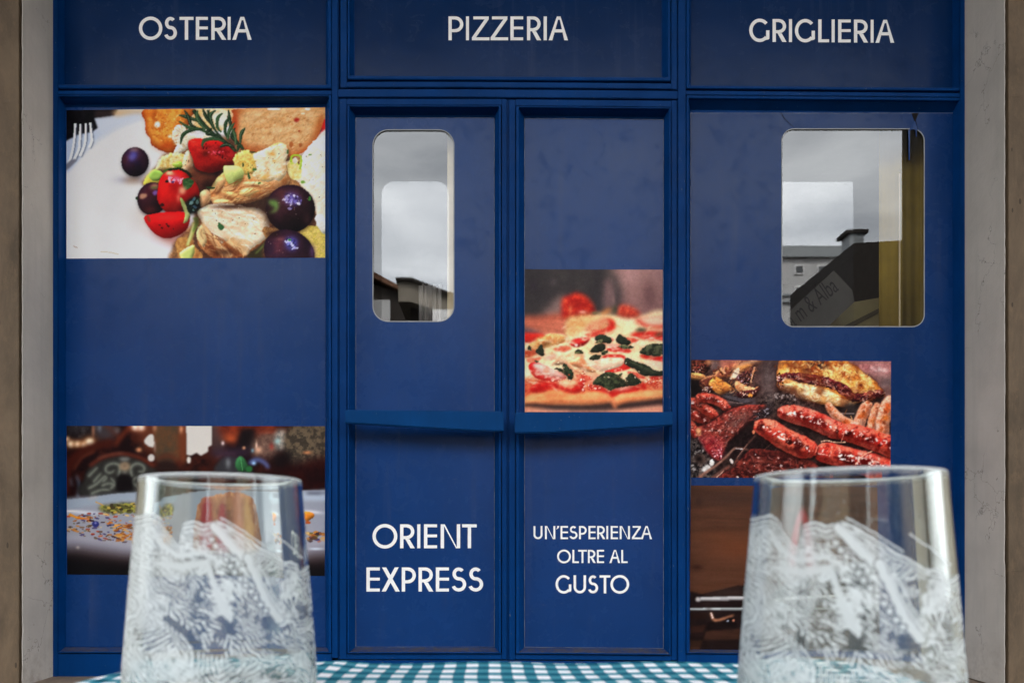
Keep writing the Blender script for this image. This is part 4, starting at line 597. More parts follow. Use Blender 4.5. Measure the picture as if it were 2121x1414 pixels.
def poster_grill(k):
    c = Canvas((1431, 746.5, 1845, 989), (1410, 730), 4.611, k, (40, 28, 26))
    c.shape([(60, 40), (2060, 40), (2060, 1260), (60, 1260)], (36, 25, 24), sm=False, col2=(70, 52, 48), nz=60, ct=3.4, grain=.3, gs=16)
    # smoky back
    c.shape([(60, 40), (980, 40), (960, 300), (820, 480), (500, 300), (60, 320)], (112, 80, 74), soft=12*k, col2=(66, 46, 44), nz=90, ct=3); c.shape([(760, 60), (940, 60), (920, 300), (800, 470), (760, 300)], (92, 76, 74), soft=10*k, col2=(60, 46, 46), nz=50); c.shape([(420, 380), (700, 440), (680, 520), (440, 470)], (84, 76, 80), soft=5*k)
    c.line([(380, 430), (560, 480)], 9, (36, 28, 28)); c.line([(420, 470), (660, 500)], 7, (150, 120, 110), op=.7); c.line([(400, 400), (620, 440)], 8, (44, 36, 36))
    c.shape([(1500, 60), (2060, 60), (2060, 470), (1940, 470), (1900, 330), (1750, 180)], (150, 104, 100), soft=6*k, col2=(122, 84, 82), nz=60); c.shape([(1700, 110), (2060, 90), (2060, 180), (1760, 190)], (156, 96, 96), soft=4*k, col2=(190, 130, 126), nz=26); c.specks([(1780, 130), (2000, 140), (2000, 180), (1800, 170)], 24, 7, [(226, 190, 184)], ang=1.4, soft=1.5, op=.7); c.shape([(1900, 260), (2060, 230), (2060, 340), (1930, 330)], (110, 92, 92), soft=5*k); c.line([(1900, 320), (2010, 330)], 9, (176, 150, 146), soft=2); c.shape([(1940, 340), (2060, 340), (2060, 450), (1960, 470)], (108, 80, 76), soft=5*k); c.line([(1880, 250), (1920, 220), (1990, 230)], 6, (196, 170, 164), soft=2, op=.8)
    # meat top left
    c.shape([(90, 130), (130, 70), (240, 80), (300, 110), (240, 200), (110, 210)], (104, 56, 44), col2=(52, 26, 24), nz=26, ct=3.5, rough=10, bulge=26, grain=.3); c.specks([(100, 120), (230, 120), (200, 200), (110, 200)], 40, 6, [(214, 170, 156), (30, 16, 16), (150, 70, 60)])
    c.shape([(90, 210), (170, 205), (240, 235), (200, 270), (90, 260)], (216, 150, 92), bulge=14); c.ell(270, 100, 30, 22, (196, 136, 96), soft=2*k, rough=6)
    c.shape([(370, 80), (520, 75), (500, 130), (430, 170), (380, 140)], (176, 110, 92), soft=4*k, col2=(140, 84, 74), nz=30)
    c.shape([(300, 240), (400, 170), (520, 90), (760, 75), (720, 130), (600, 190), (520, 250), (360, 260)], (190, 120, 84), soft=2*k, col2=(120, 66, 52), nz=40, ct=3, rough=10, bulge=26); c.line([(500, 200), (560, 140), (660, 100), (740, 85)], 26, (232, 190, 150), 12, soft=2*k); c.shape([(520, 160), (620, 120), (690, 125), (600, 165)], (226, 150, 84), soft=2)
    c.ell(410, 190, 26, 22, (214, 160, 130), rough=8); c.glow(370, 170, 16, 16, (90, 40, 20), .9); c.specks([(330, 150), (460, 150), (420, 230), (300, 240)], 16, 10, [(90, 40, 26), (226, 160, 110)])
    c.shape([(470, 250), (520, 170), (560, 160), (540, 240), (490, 256)], (230, 200, 176), rough=5)
    c.shape([(530, 240), (600, 190), (710, 130), (700, 230), (660, 310), (560, 320)], (84, 46, 46), col2=(40, 22, 24), nz=26, ct=3.4, rough=8, grain=.3, bulge=24); c.line([(705, 140), (690, 200), (670, 290)], 18, (214, 160, 128), 12, rough=6)
    c.specks([(540, 220), (690, 200), (650, 300), (560, 300)], 46, 5, [(200, 170, 176), (150, 100, 100), (30, 18, 20)])
    c.shape([(515, 320), (540, 270), (600, 310), (700, 340), (740, 330), (720, 400), (650, 400), (560, 380)], (218, 160, 118), col2=(176, 110, 76), nz=24, ct=3, rough=8, bulge=20); c.shape([(540, 390), (620, 370), (720, 350), (760, 320), (720, 420), (600, 440), (550, 430)], (98, 46, 44), col2=(56, 26, 28), nz=22, rough=8, bulge=18); c.ell(665, 412, 24, 18, (226, 150, 76), rough=5); c.specks([(550, 380), (720, 370), (700, 430), (560, 430)], 30, 5, [(230, 190, 170), (40, 20, 20)])
    c.shape([(175, 290), (230, 240), (310, 235), (330, 290), (300, 400), (220, 400), (190, 350)], (66, 34, 30), col2=(110, 60, 48), nz=20, ct=3.5, rough=8, bulge=26, grain=.3); c.shape([(270, 300), (320, 240), (380, 260), (510, 350), (440, 380), (370, 405), (300, 350)], (214, 140, 70), g2=(226, 166, 106), bulge=20, rough=5, col2=(200, 116, 56), nz=30); c.line([(200, 270), (260, 240), (330, 230)], 20, (190, 130, 96), 10, rough=6); c.line([(370, 410), (440, 385), (505, 355)], 12, (96, 60, 40), rough=4); c.specks([(200, 330), (300, 330), (280, 410), (210, 390)], 60, 5, [(220, 196, 196), (40, 20, 20), (130, 70, 60), (240, 220, 214)]); c.glow(320, 250, 16, 14, (90, 40, 20), .9)
    c.shape([(60, 280), (180, 280), (200, 400), (140, 430), (60, 430)], (26, 20, 20), soft=4*k)
    # big steak
    c.shape([(920, 180), (935, 110), (1000, 70), (1500, 60), (1640, 110), (1760, 190), (1880, 290), (1945, 380), (1930, 420), (1700, 480), (1600, 526), (1400, 500), (1200, 470), (1040, 390), (940, 350), (915, 260)], (212, 132, 58), edge=((76, 30, 26), 26, .7), col2=(238, 186, 112), nz=64, ct=2.8, seed=5, rough=12, rs=30, bulge=46, bk=.6, grain=.2, gs=10, sh=(0, 26, 14, .7))
    c.shape([(1180, 110), (1240, 90), (1380, 70), (1420, 120), (1350, 160), (1240, 150)], (52, 34, 30), soft=2*k, rough=14, grain=.5, gs=8, col2=(90, 66, 56), nz=14); c.shape([(1190, 150), (1310, 170), (1290, 190), (1210, 180)], (96, 44, 32), soft=1.5*k, rough=8); c.glow(1560, 200, 80, 26, (150, 70, 30), .7, .3); c.glow(1720, 310, 26, 26, (90, 36, 26), .9); c.glow(1130, 120, 60, 30, (236, 190, 130), .5); c.glow(1500, 150, 80, 24, (240, 190, 120), .6); c.line([(1380, 160), (1600, 130), (1640, 125)], 10, (246, 226, 200), soft=2, op=.7)
    c.shape([(930, 240), (1000, 200), (1150, 195), (1300, 215), (1450, 250), (1600, 320), (1680, 390), (1900, 350), (1930, 420), (1750, 460), (1640, 470), (1560, 420), (1450, 350), (1300, 320), (1150, 290), (1000, 250), (940, 300), (940, 350)], (106, 40, 42), col2=(62, 24, 28), nz=28, ct=3.2, rough=10, rs=24, bulge=20, grain=.35, gs=8); c.specks([(1000, 205), (1300, 225), (1600, 330), (1660, 440), (1440, 320), (1100, 270)], 60, 4, [(216, 180, 180), (50, 20, 24), (160, 80, 80), (236, 214, 206)], op=.6); c.specks([(1700, 400), (1900, 370), (1920, 410), (1740, 460)], 36, 5, [(216, 170, 160), (60, 24, 26)], op=.8)
    c.shape([(960, 300), (1040, 290), (1150, 300), (1300, 330), (1440, 370), (1540, 430), (1660, 480), (1620, 520), (1500, 500), (1400, 480), (1240, 460), (1100, 420), (1000, 360)], (236, 190, 132), col2=(246, 222, 184), nz=60, ct=2.4, seed=8, rough=10, rs=26, bulge=26, bk=.6, grain=.12, edge=((200, 124, 66), 20, .6)); c.line([(960, 255), (1080, 280), (1200, 320), (1330, 330)], 14, (240, 214, 190), soft=2, op=.8); c.glow(1230, 430, 70, 16, (196, 110, 56), .7, .2)
    c.shape([(1100, 440), (1250, 470), (1340, 500), (1280, 515), (1140, 480)], (96, 46, 36), soft=2*k, rough=10); c.specks([(920, 180), (1000, 220), (980, 340), (930, 330)], 44, 6, [(230, 200, 190), (46, 20, 20), (150, 70, 60)]); c.specks([(1200, 80), (1500, 80), (1850, 300), (1600, 250)], 60, 5, [(252, 226, 186), (150, 76, 30)], op=.6)
    c.shape([(940, 110), (1500, 70), (1760, 190), (1930, 370), (1700, 350), (1450, 250), (1150, 195), (950, 190)], (150, 66, 26), nm=(56, .53, 7), op=.75, soft=1.5, seed=41); c.shape([(940, 110), (1500, 70), (1760, 190), (1930, 370), (1700, 350), (1450, 250), (1150, 195), (950, 190)], (252, 218, 160), nm=(30, .58, 9), op=.75, soft=1, seed=43); c.shape([(960, 300), (1300, 330), (1540, 430), (1640, 490), (1400, 480), (1100, 420)], (206, 130, 66), nm=(46, .55, 8), op=.6, soft=1.5, seed=44)
    c.streaks([(960, 240), (1150, 205), (1450, 260), (1660, 390), (1640, 460), (1440, 340), (1150, 290)], 90, .3, 60, 12, [(150, 70, 60), (46, 18, 20), (196, 120, 96), (84, 30, 32), (226, 190, 176)], .75, seed=1, jit=.5); c.streaks([(970, 300), (1150, 305), (1440, 375), (1640, 480), (1500, 495), (1200, 455), (1010, 370)], 60, .35, 70, 10, [(206, 140, 80), (255, 236, 204), (150, 84, 44), (244, 206, 156)], .65, seed=2, jit=.5); c.streaks([(960, 110), (1500, 80), (1760, 200), (1900, 340), (1600, 290), (1200, 180)], 90, .3, 60, 11, [(120, 52, 24), (250, 210, 150), (176, 90, 36), (226, 160, 90)], .65, seed=3, jit=.7); c.streaks([(1640, 330), (1940, 380), (1920, 420), (1700, 470)], 40, -.2, 50, 10, [(70, 28, 28), (196, 120, 90), (230, 180, 150)], .7, seed=4)
    stk = [(930, 180), (1000, 80), (1500, 65), (1760, 190), (1940, 390), (1900, 430), (1620, 515), (1400, 495), (1200, 465), (1040, 385), (930, 330)]
    c.shape(stk, (112, 52, 28), nm=(120, .52, 5), op=.6, soft=2, seed=51); c.shape(stk, (60, 26, 20), nm=(90, .60, 5), op=.4, soft=1.5, seed=52); c.shape([(930, 300), (1060, 330), (1200, 440), (1060, 420), (940, 360)], (70, 34, 26), soft=3, op=.7, rough=12); c.streaks(stk, 70, .35, 40, 7, [(255, 232, 190), (230, 170, 110)], .6, seed=53, jit=.8)
    # grate between
    c.shape([(760, 400), (1000, 380), (1130, 440), (1350, 520), (960, 540), (840, 620), (760, 560)], (38, 27, 27), soft=5*k, col2=(84, 68, 64), nz=24, ct=3.4, grain=.4); c.specks([(880, 390), (1080, 400), (1100, 450), (900, 440)], 30, 8, [(176, 160, 156), (110, 96, 92)], op=.7); c.shape([(1540, 520), (1680, 480), (1680, 640), (1600, 650)], (56, 46, 44), soft=4*k); c.line([(1540, 578), (1660, 580)], 6, (170, 150, 146)); c.line([(1560, 600), (1590, 540)], 6, (130, 84, 56)); c.line([(1625, 600), (1645, 650)], 6, (214, 160, 110))
    # pale sausages right
    for a, w, q in (([(1410, 490), (1450, 560), (1540, 640), (1640, 690), (1700, 720)], 90, 1), ([(1800, 480), (1750, 560), (1710, 660), (1700, 720)], 112, 2), ([(1885, 490), (1850, 600), (1820, 720), (1810, 760)], 92, 3), ([(2010, 430), (1960, 540), (1930, 680), (1930, 780)], 130, 4)):
        sausage(c, a, w, [(226, 166, 142), (206, 124, 92), (190, 84, 40)], q, gl=False, tw=(.6, 1, 1, 1, .9), spots=6, pale=(246, 208, 196))
    c.glow(1960, 620, 36, 30, (214, 120, 50), .8); c.glow(1740, 590, 40, 40, (196, 96, 40), .7); c.glow(1830, 650, 30, 30, (204, 110, 50), .6)
    c.streaks([(360, 240), (520, 100), (740, 85), (700, 320), (560, 430), (400, 380)], 90, -.4, 60, 11, [(70, 34, 28), (226, 176, 136), (150, 90, 66), (40, 22, 22), (200, 130, 80)], .65, seed=6, jit=.7); c.streaks([(90, 80), (300, 90), (260, 230), (90, 250)], 34, .2, 50, 10, [(70, 30, 26), (190, 120, 90), (34, 20, 20)], .65, seed=7); c.streaks([(200, 260), (330, 240), (500, 350), (300, 400), (200, 380)], 40, .5, 40, 9, [(60, 30, 24), (240, 180, 110), (120, 66, 44)], .6, seed=8)
    # left sausages
    for a, w, q in (([(60, 640), (110, 720), (150, 800)], 90, 9), ([(90, 570), (160, 600), (240, 660), (250, 690)], 120, 5), ([(70, 480), (160, 500), (260, 560), (340, 620)], 96, 6), ([(165, 440), (260, 440), (380, 480), (455, 550)], 90, 7)):
        sausage(c, a, w, [(200, 88, 68), (166, 52, 42), (84, 24, 22)], q, spots=7, hl=.6, tw=(.8, 1, 1, 1, .7))
    # red grilled meat left
    c.shape([(150, 720), (260, 690), (400, 590), (540, 520), (700, 500), (830, 510), (860, 550), (780, 600), (700, 640), (540, 780), (420, 930), (380, 1030), (300, 1000), (230, 920), (170, 820)], (128, 52, 44), col2=(96, 40, 38), nz=54, ct=2.8, seed=3, rough=8, rs=26, bulge=24, bk=.7, grain=.3, gs=12, sh=(14, 30, 14, .7)); c.shape([(150, 720), (260, 690), (400, 590), (540, 520), (700, 500), (830, 510), (780, 600), (700, 640), (540, 780), (420, 930), (380, 1030), (300, 1000), (230, 920), (170, 820)], (176, 88, 72), nm=(40, .52, 7), op=.6, soft=1.5, seed=6); c.shape([(150, 720), (260, 690), (400, 590), (540, 520), (700, 500), (830, 510), (780, 600), (700, 640), (540, 780), (420, 930), (380, 1030), (300, 1000), (230, 920), (170, 820)], (54, 24, 24), nm=(34, .56, 9), op=.7, soft=1.5, seed=16); c.shape([(170, 800), (420, 600), (640, 560), (420, 900), (330, 1000)], (244, 214, 204), nm=(16, .66, 20), op=.8, soft=.6, seed=26); c.shape([(480, 620), (620, 570), (700, 560), (640, 660), (500, 740), (430, 760)], (104, 78, 72), soft=6*k, op=.8); c.shape([(170, 800), (300, 800), (420, 880), (380, 1020), (290, 990), (220, 910)], (122, 34, 44), soft=4*k, col2=(170, 76, 76), nz=16, ct=3, an=(2.5, .7, .9), op=.9); c.glow(260, 920, 40, 50, (150, 16, 26), .8); c.shape([(150, 740), (190, 730), (200, 790), (165, 800)], (206, 150, 110), soft=1.5*k, rough=5)
    c.shape([(690, 600), (760, 540), (850, 490), (870, 560), (800, 620), (700, 680)], (34, 24, 26), soft=2*k, rough=14, rs=18, grain=.5, gs=10, col2=(70, 60, 62), nz=12); c.line([(160, 690), (260, 680), (380, 600), (500, 530), (690, 480)], 12, (44, 24, 24), soft=1.5*k); c.line([(520, 800), (600, 720), (700, 620)], 18, (44, 20, 22), soft=2*k); c.specks([(200, 800), (500, 600), (700, 520), (600, 640), (400, 850), (350, 980)], 50, 3.6, [(240, 206, 196), (214, 150, 140), (60, 20, 22)], op=.5); c.specks([(300, 930), (400, 900), (390, 1020), (320, 1000)], 44, 5, [(236, 190, 196), (80, 20, 30), (180, 90, 100)]); c.specks([(700, 560), (850, 520), (840, 600), (720, 640)], 30, 5, [(150, 140, 150), (20, 14, 16), (200, 190, 196)], op=.8)
    mt = [(170, 740), (400, 600), (560, 530), (800, 520), (700, 640), (520, 780), (400, 940), (360, 1010), (260, 930)]
    c.streaks(mt, 110, -.6, 80, 10, [(176, 90, 76), (74, 28, 28), (206, 130, 116), (120, 52, 46), (150, 70, 60)], .6, seed=9, jit=.5)
    # black pit and grate
    c.shape([(440, 900), (560, 800), (700, 690), (720, 800), (900, 860), (1100, 970), (900, 960), (620, 1000), (500, 1060)], (26, 17, 18), soft=4*k, col2=(46, 32, 32), nz=26); c.shape([(60, 850), (180, 850), (260, 960), (330, 1080), (300, 1200), (60, 1230)], (30, 24, 25), soft=4*k, col2=(84, 76, 74), nz=22, ct=4, grain=.4)
    c.specks([(96, 860), (220, 900), (280, 1050), (250, 1190), (100, 1190)], 60, 10, [(190, 182, 178), (90, 80, 78), (14, 10, 12), (120, 104, 98)], op=.7, asp=2); c.ell(190, 1020, 60, 46, (96, 76, 68), soft=2, rough=5); c.ell(178, 1020, 34, 28, (22, 15, 16), soft=2); c.ell(250, 1110, 46, 30, (206, 200, 194), ang=-.4, rough=10, soft=1.5); c.ell(302, 1056, 22, 30, (216, 208, 202), rough=8); c.ell(490, 1040, 15, 26, (212, 198, 190), ang=-.5, rough=4)
    c.line([(170, 1200), (330, 1090), (440, 1000), (530, 915), (660, 935)], 26, (120, 84, 72), 13, soft=1.2); c.line([(180, 1190), (340, 1080), (440, 992), (525, 908)], 6, (196, 156, 140), soft=1, op=.8); c.line([(300, 1210), (430, 1110), (480, 1080)], 40, (104, 74, 66), 20, soft=1.5); c.line([(330, 1210), (420, 1130)], 8, (190, 150, 136)); c.line([(500, 1090), (560, 990), (640, 880), (720, 790)], 16, (110, 76, 66), 10, soft=1.2); c.line([(540, 1010), (640, 876)], 4, (190, 150, 140), op=.8); c.line([(530, 918), (600, 925)], 8, (200, 190, 190)); c.line([(800, 930), (870, 870)], 8, (80, 58, 52)); c.line([(900, 940), (950, 880)], 8, (80, 58, 52))
    # dark meat bottom
    c.shape([(400, 1240), (520, 1090), (640, 950), (760, 920), (980, 950), (1200, 1010), (1290, 1060), (1400, 1240)], (92, 40, 35), col2=(64, 27, 26), nz=44, ct=3, rough=10, rs=26, bulge=24, bk=.6, grain=.3, gs=12); c.shape([(420, 1230), (640, 960), (980, 960), (1290, 1070), (1380, 1230)], (150, 72, 60), nm=(36, .54, 8), op=.55, soft=1.5, seed=31); c.shape([(420, 1230), (640, 960), (980, 960), (1290, 1070), (1380, 1230)], (40, 16, 18), nm=(30, .57, 9), op=.7, soft=1.5, seed=33); c.specks([(560, 1050), (760, 950), (1200, 1030), (1100, 1200), (500, 1200)], 30, 6, [(246, 226, 222), (150, 70, 60), (230, 200, 196)], op=.85, asp=1.8, ang=.5); c.glow(800, 1040, 160, 20, (140, 72, 60), .5, .1)
    c.streaks([(560, 1060), (700, 950), (1000, 965), (1250, 1050), (1200, 1200), (480, 1200)], 80, .2, 70, 10, [(150, 76, 64), (50, 20, 20), (120, 56, 48), (196, 140, 130)], .6, seed=10, jit=.6)
    # big sausages
    sausage(c, [(1320, 960), (1420, 960), (1600, 1010), (1800, 1060), (2020, 1130)], 236, [(216, 96, 76), (186, 54, 44), (84, 16, 16)], 22, spots=16, hl=2.0, tw=(.62, .86, .9, .95, 1), pale=(244, 150, 136))
    sausage(c, [(728, 700), (860, 740), (1000, 830), (1160, 900), (1275, 930)], 204, [(218, 108, 84), (188, 60, 48), (66, 16, 16)], 20, spots=15, hl=1.2, tw=(.5, .98, 1, 1.05, .66), pale=(244, 150, 128))
    sausage(c, [(945, 570), (1080, 590), (1260, 640), (1440, 720), (1560, 760)], 178, [(222, 118, 96), (192, 66, 54), (96, 20, 18)], 21, spots=12, hl=1., tw=(.5, .98, 1, 1, .8), pale=(248, 176, 156))
    sausage(c, [(1540, 760), (1640, 770), (1800, 820), (1940, 870), (2060, 910)], 190, [(214, 92, 70), (184, 50, 40), (90, 14, 14)], 23, spots=13, hl=1.3, tw=(.72, .95, 1, 1.05, 1.1), pale=(246, 156, 136))
    c.line([(1340, 850), (1400, 840), (1480, 856), (1580, 855)], 9, (222, 176, 150)); c.line([(1830, 940), (1760, 970), (1710, 1020), (1670, 1070)], 9, (226, 166, 140)); c.line([(1290, 960), (1310, 900), (1360, 860)], 9, (230, 150, 130), op=.7); c.line([(1545, 740), (1560, 770), (1535, 850)], 8, (236, 170, 150), op=.6)
    c.ell(700, 760, 12, 20, (196, 120, 90), rough=4)
    # smoke
    for x, y, rx, ry, o in ((820, 250, 60, 160, .22), (860, 420, 40, 100, .2), (330, 130, 60, 60, .3), (1900, 160, 120, 70, .25), (600, 90, 160, 30, .15)): c.glow(x, y, rx, ry, (196, 180, 176), o)
    c.finish(-1e9, .11, .42); c.grain(.010); return c
def poster_floor(k):
    c = Canvas((1430.5, 1006, 1846, 1345.5), (1410, 990), 3.449, k, (58, 34, 26))
    c.shape([(40, 40), (1540, 40), (1540, 900), (40, 900)], (66, 42, 32), sm=False, col2=(84, 52, 38), nz=60, an=(5, .5, .02), ct=2.4, g2=(80, 46, 30), gd=(.1, 1))
    c.glow(330, 150, 400, 60, (58, 40, 34), .7); c.glow(420, 500, 260, 110, (104, 56, 34), .7); c.glow(250, 420, 220, 40, (104, 60, 38), .5); c.glow(120, 640, 50, 26, (44, 24, 18), .8); c.glow(130, 170, 30, 40, (46, 32, 28), .6)
    for q in range(9): c.line([(60, 110+q*80), (700, 100+q*78), (1540, 80+q*78)], 5, (48, 28, 22), soft=3*k, op=.45)
    c.shape([(40, 850), (200, 830), (440, 770), (900, 690), (1540, 620), (1540, 1270), (40, 1270)], (34, 23, 22), soft=2.5*k, col2=(24, 16, 16), nz=80); c.line([(100, 850), (260, 815), (430, 770)], 8, (22, 14, 14), soft=1.5*k); c.line([(260, 815), (430, 775)], 5, (70, 52, 44), soft=2); c.shape([(210, 826), (430, 790), (430, 850), (200, 850)], (46, 32, 28), soft=4*k)
    def quad(p, col): c.shape(p, col, sm=False, soft=2*k, col2=tuple(int(v*.8) for v in col), nz=40, an=(3, .6, .1))
    quad([(60, 970), (210, 960), (190, 1010), (60, 1010)], (40, 24, 20)); quad([(205, 1030), (420, 1000), (410, 1085), (190, 1090)], (26, 17, 17)); quad([(60, 1060), (190, 1050), (170, 1110), (60, 1110)], (54, 32, 25)); quad([(190, 1095), (700, 1060), (690, 1150), (170, 1160)], (62, 38, 29)); quad([(60, 1120), (185, 1105), (165, 1155), (60, 1160)], (32, 20, 19)); quad([(170, 1165), (690, 1150), (680, 1240), (150, 1240)], (30, 20, 19)); quad([(50, 1170), (165, 1160), (145, 1240), (50, 1240)], (58, 36, 27)); quad([(700, 1000), (1100, 980), (1100, 1070), (700, 1080)], (50, 30, 24))
    c.line([(125, 868), (250, 864), (600, 855), (1540, 830)], 26, (150, 146, 146), soft=1.6*k); c.line([(150, 862), (600, 849), (1540, 824)], 10, (206, 202, 200), soft=1.5*k); c.ell(128, 868, 10, 14, (196, 186, 180), soft=1.5); c.line([(60, 940), (250, 938), (440, 935), (1540, 915)], 18, (120, 124, 124), soft=1.4*k); c.line([(60, 936), (300, 934), (600, 928)], 7, (196, 200, 200), soft=1.2*k)
    c.line([(190, 890), (215, 950), (230, 1000)], 16, (46, 34, 32), soft=2); c.line([(226, 965), (240, 1005), (265, 1018), (330, 1000), (388, 980)], 15, (216, 140, 100), 10, soft=1.2); c.line([(226, 965), (240, 1005)], 9, (226, 206, 196)); c.ell(362, 1018, 26, 18, (16, 12, 14), soft=1.5); c.ell(345, 1022, 8, 7, (170, 180, 200)); c.ell(385, 1018, 7, 10, (210, 130, 100))
    c.shape([(560, 560), (640, 300), (720, 220), (800, 300), (880, 620), (800, 640), (720, 300), (640, 640)], (150, 60, 60), soft=3*k, rough=6)
    c.grain(.008); return c
# ---------------------------------------------------------------- ground, building shell, portico, street opposite
ZS = HC-(1400-PY)*S                                               # top of the doorstep
def sheet_obj(name, x0, x1, y0, y1, z, mat, kind=None):
    o = mesh_obj(name, [(x0, y0, z), (x1, y0, z), (x1, y1, z), (x0, y1, z)], [(0, 1, 2, 3)], mat); return tag(o, kind=kind) if kind else o
M['asphalt'] = mat_flat('street_asphalt', (.055, .055, .056), .9, .2, .25, 30, .002)
M['paving'] = mat_flat('pavement_stone', (.075, .07, .062), .8, .2, .2, 6, .002)
sheet_obj('ground', -400, 400, -400, 400, -.14, M['asphalt'], 'structure')
pv = box_m('pavement', -14, 14, -5.2, .05, -.3, 0, M['paving']); tag(pv, kind='structure')
st = box_m('doorstep', -1.7, 1.72, -.34, .06, .001, ZS, M['step'], bev=.006, seg=2); tag(st, 'brown worn stone doorstep under the blue shopfront', 'doorstep')
# reveals: plaster return of the wall either side, then a shadow joint, then the stone pilaster
XL = (110-PX)*S; XR = (1998-PX)*S
def wobble_slab(name, x_in, sgn, t0, t1, z0, z1, th, mat, parent=None, amp=.0016, seed=0):
    """slab whose inner face is x = x_in and whose street edge is chipped and uneven"""
    nz = 150; vs_ = []; fs = []; rr = random.Random(seed)
    prof = []
    for i in range(nz+1):
        e = (math.sin(i*.37+seed)+math.sin(i*.91+seed*2))*.3+rr.uniform(-1, 1)*.6
        prof.append(e*amp)
    for i in range(nz+1):
        z = z0+(z1-z0)*i/nz; e = prof[i]; tt = t1+e-.0015-(abs(e) if rr.random() < .12 else 0)*1.5
        vs_ += [(x_in, -t0, z), (x_in, -(t1-.006), z), (x_in+sgn*abs(e)*.8, -tt, z), (x_in+sgn*th, -tt, z), (x_in+sgn*th, -t0, z)]
    for i in range(nz):
        for j in range(5): a = i*5+j; b = i*5+(j+1) % 5; fs.append((a, b, b+5, a+5))
    fs.append((4, 3, 2, 1, 0)); k = nz*5; fs.append((k, k+1, k+2, k+3, k+4))
    o = mesh_obj(name, vs_, fs, mat, parent); return o
for sgn, x0, side, sd_, TE in ((-1, XL, 'left', 1, .178), (1, XR, 'right', 2, .214)):
    j = empty('plaster_reveal', 'pale grey plaster door reveal with chipped edge at the %s of the shopfront' % side, 'wall', 'plaster reveals')
    wobble_slab('plaster_skin', x0, sgn, .02, TE, ZS, 3.6, .0028, M['plaster'], j, seed=sd_)
    a, b = sorted((x0+sgn*.0030, x0+sgn*.16)); box_m('reveal_core', a, b, -.118, .3, ZS, 3.6, M['dark'], j)
    a, b = sorted((x0+sgn*.0005, x0+sgn*.0028)); box_m('plaster_return', a, b, -.0195, .3, ZS, 3.6, M['plaster'], j)
    p = empty('stone_pilaster', 'weathered brown stone pilaster at the far %s edge' % side, 'pilaster', 'stone pilasters')
    xo = x0+sgn*(.0120 if sgn < 0 else .0125); zz = .001; hs = [.731, 1.6, 1.3]
    for k, h in enumerate(hs):
        a, b = sorted((xo, xo+sgn*.62)); box_m('stone_block', a, b, -TE-.002, .3, zz, zz+h-.0002, M['stone'], p, bev=.0004, seg=1); zz += h
bw = empty('restaurant_building', 'cream rendered building wall above and beside the blue shopfront', 'building')
box_m('upper_wall', -8, 8, -.10, .3, 3.602, 9.5, M['wall'], bw)
for sgn, x0 in ((-1, XL-.64), (1, XR+.64)):
    a, b = sorted((x0, sgn*8)); box_m('side_wall', a, b, -.10, .3, 0, 3.6, M['wall'], bw)
box_m('roof_slab', -8, 8, .302, 9, 9.0, 9.5, M['wall'], bw); box_m('rear_wall', -8, 8, 9.001, 9.3, 0, 9.5, M['wall'], bw)
for sgn in (-1, 1):
    a, b = sorted((sgn*8, sgn*7.7)); box_m('gable_wall', a, b, .302, 9, 0, 8.99, M['wall'], bw)
# interior seen through the two windows
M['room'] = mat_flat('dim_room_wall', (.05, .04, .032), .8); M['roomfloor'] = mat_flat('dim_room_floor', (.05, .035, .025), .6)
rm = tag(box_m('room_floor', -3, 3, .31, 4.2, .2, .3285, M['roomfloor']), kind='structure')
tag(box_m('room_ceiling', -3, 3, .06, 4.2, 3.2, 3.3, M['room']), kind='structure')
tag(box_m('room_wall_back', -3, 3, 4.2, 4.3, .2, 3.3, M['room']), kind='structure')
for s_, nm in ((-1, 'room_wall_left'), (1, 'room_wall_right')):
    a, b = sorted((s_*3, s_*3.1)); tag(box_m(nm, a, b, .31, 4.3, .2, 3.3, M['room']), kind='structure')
# portico over the terrace
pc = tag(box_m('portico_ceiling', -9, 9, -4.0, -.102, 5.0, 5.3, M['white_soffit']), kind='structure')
M['column'] = mat_stone('portico_stone', (.10, .085, .07))
for s_, side in ((1, 'right'), (-1, 'left')):
    c_ = empty('portico_column', 'square stone column carrying the portico at its %s, seen only in reflection' % side, 'column', 'portico columns')
    a, b = sorted((s_*3.69, s_*4.5)); box_m('shaft', a, b, -3.95, -3.3, .12, 4.8, M['column'], c_, bev=.02); box_m('base', a-.06, b+.06, -4.0, -3.24, .001, .118, M['column'], c_, bev=.01); box_m('capital', a-.06, b+.06, -3.995, -3.24, 4.802, 4.998, M['column'], c_, bev=.01)
# houses across the street, placed where the window panes mirror them
def mir(px, py, L): k = (L+D)/F; return ((px-PX)*k, HC-(py-PY)*k)
M['h_white'] = mat_flat('white_house_render', (.42, .42, .42), .8, .2, .06); M['h_roof'] = mat_flat('grey_metal_roof', (.22, .24, .25), .5, .4, .08); M['h_dark'] = mat_flat('dark_brown_cladding', (.022, .017, .014), .8); M['h_tan'] = mat_flat('tan_fascia', (.20, .175, .14), .7); M['h_tile'] = mat_flat('brown_roof_tile', (.13, .065, .04), .8, .2, .3, 4); M['h_glass'] = mat_flat('house_window_glass', (.05, .055, .06), .15, .5); M['h_frame'] = mat_flat('house_window_frame', (.7, .7, .7), .5)
def prism(name, prof, y0, y1, mat, parent):
    n = len(prof); vs_ = [(x, y0, z) for x, z in prof]+[(x, y1, z) for x, z in prof]
    return mesh_obj(name, vs_, [tuple(range(n)), tuple(range(2*n-1, n-1, -1))]+[(i, i+n, (i+1) % n+n, (i+1) % n) for i in range(n)], mat, parent)
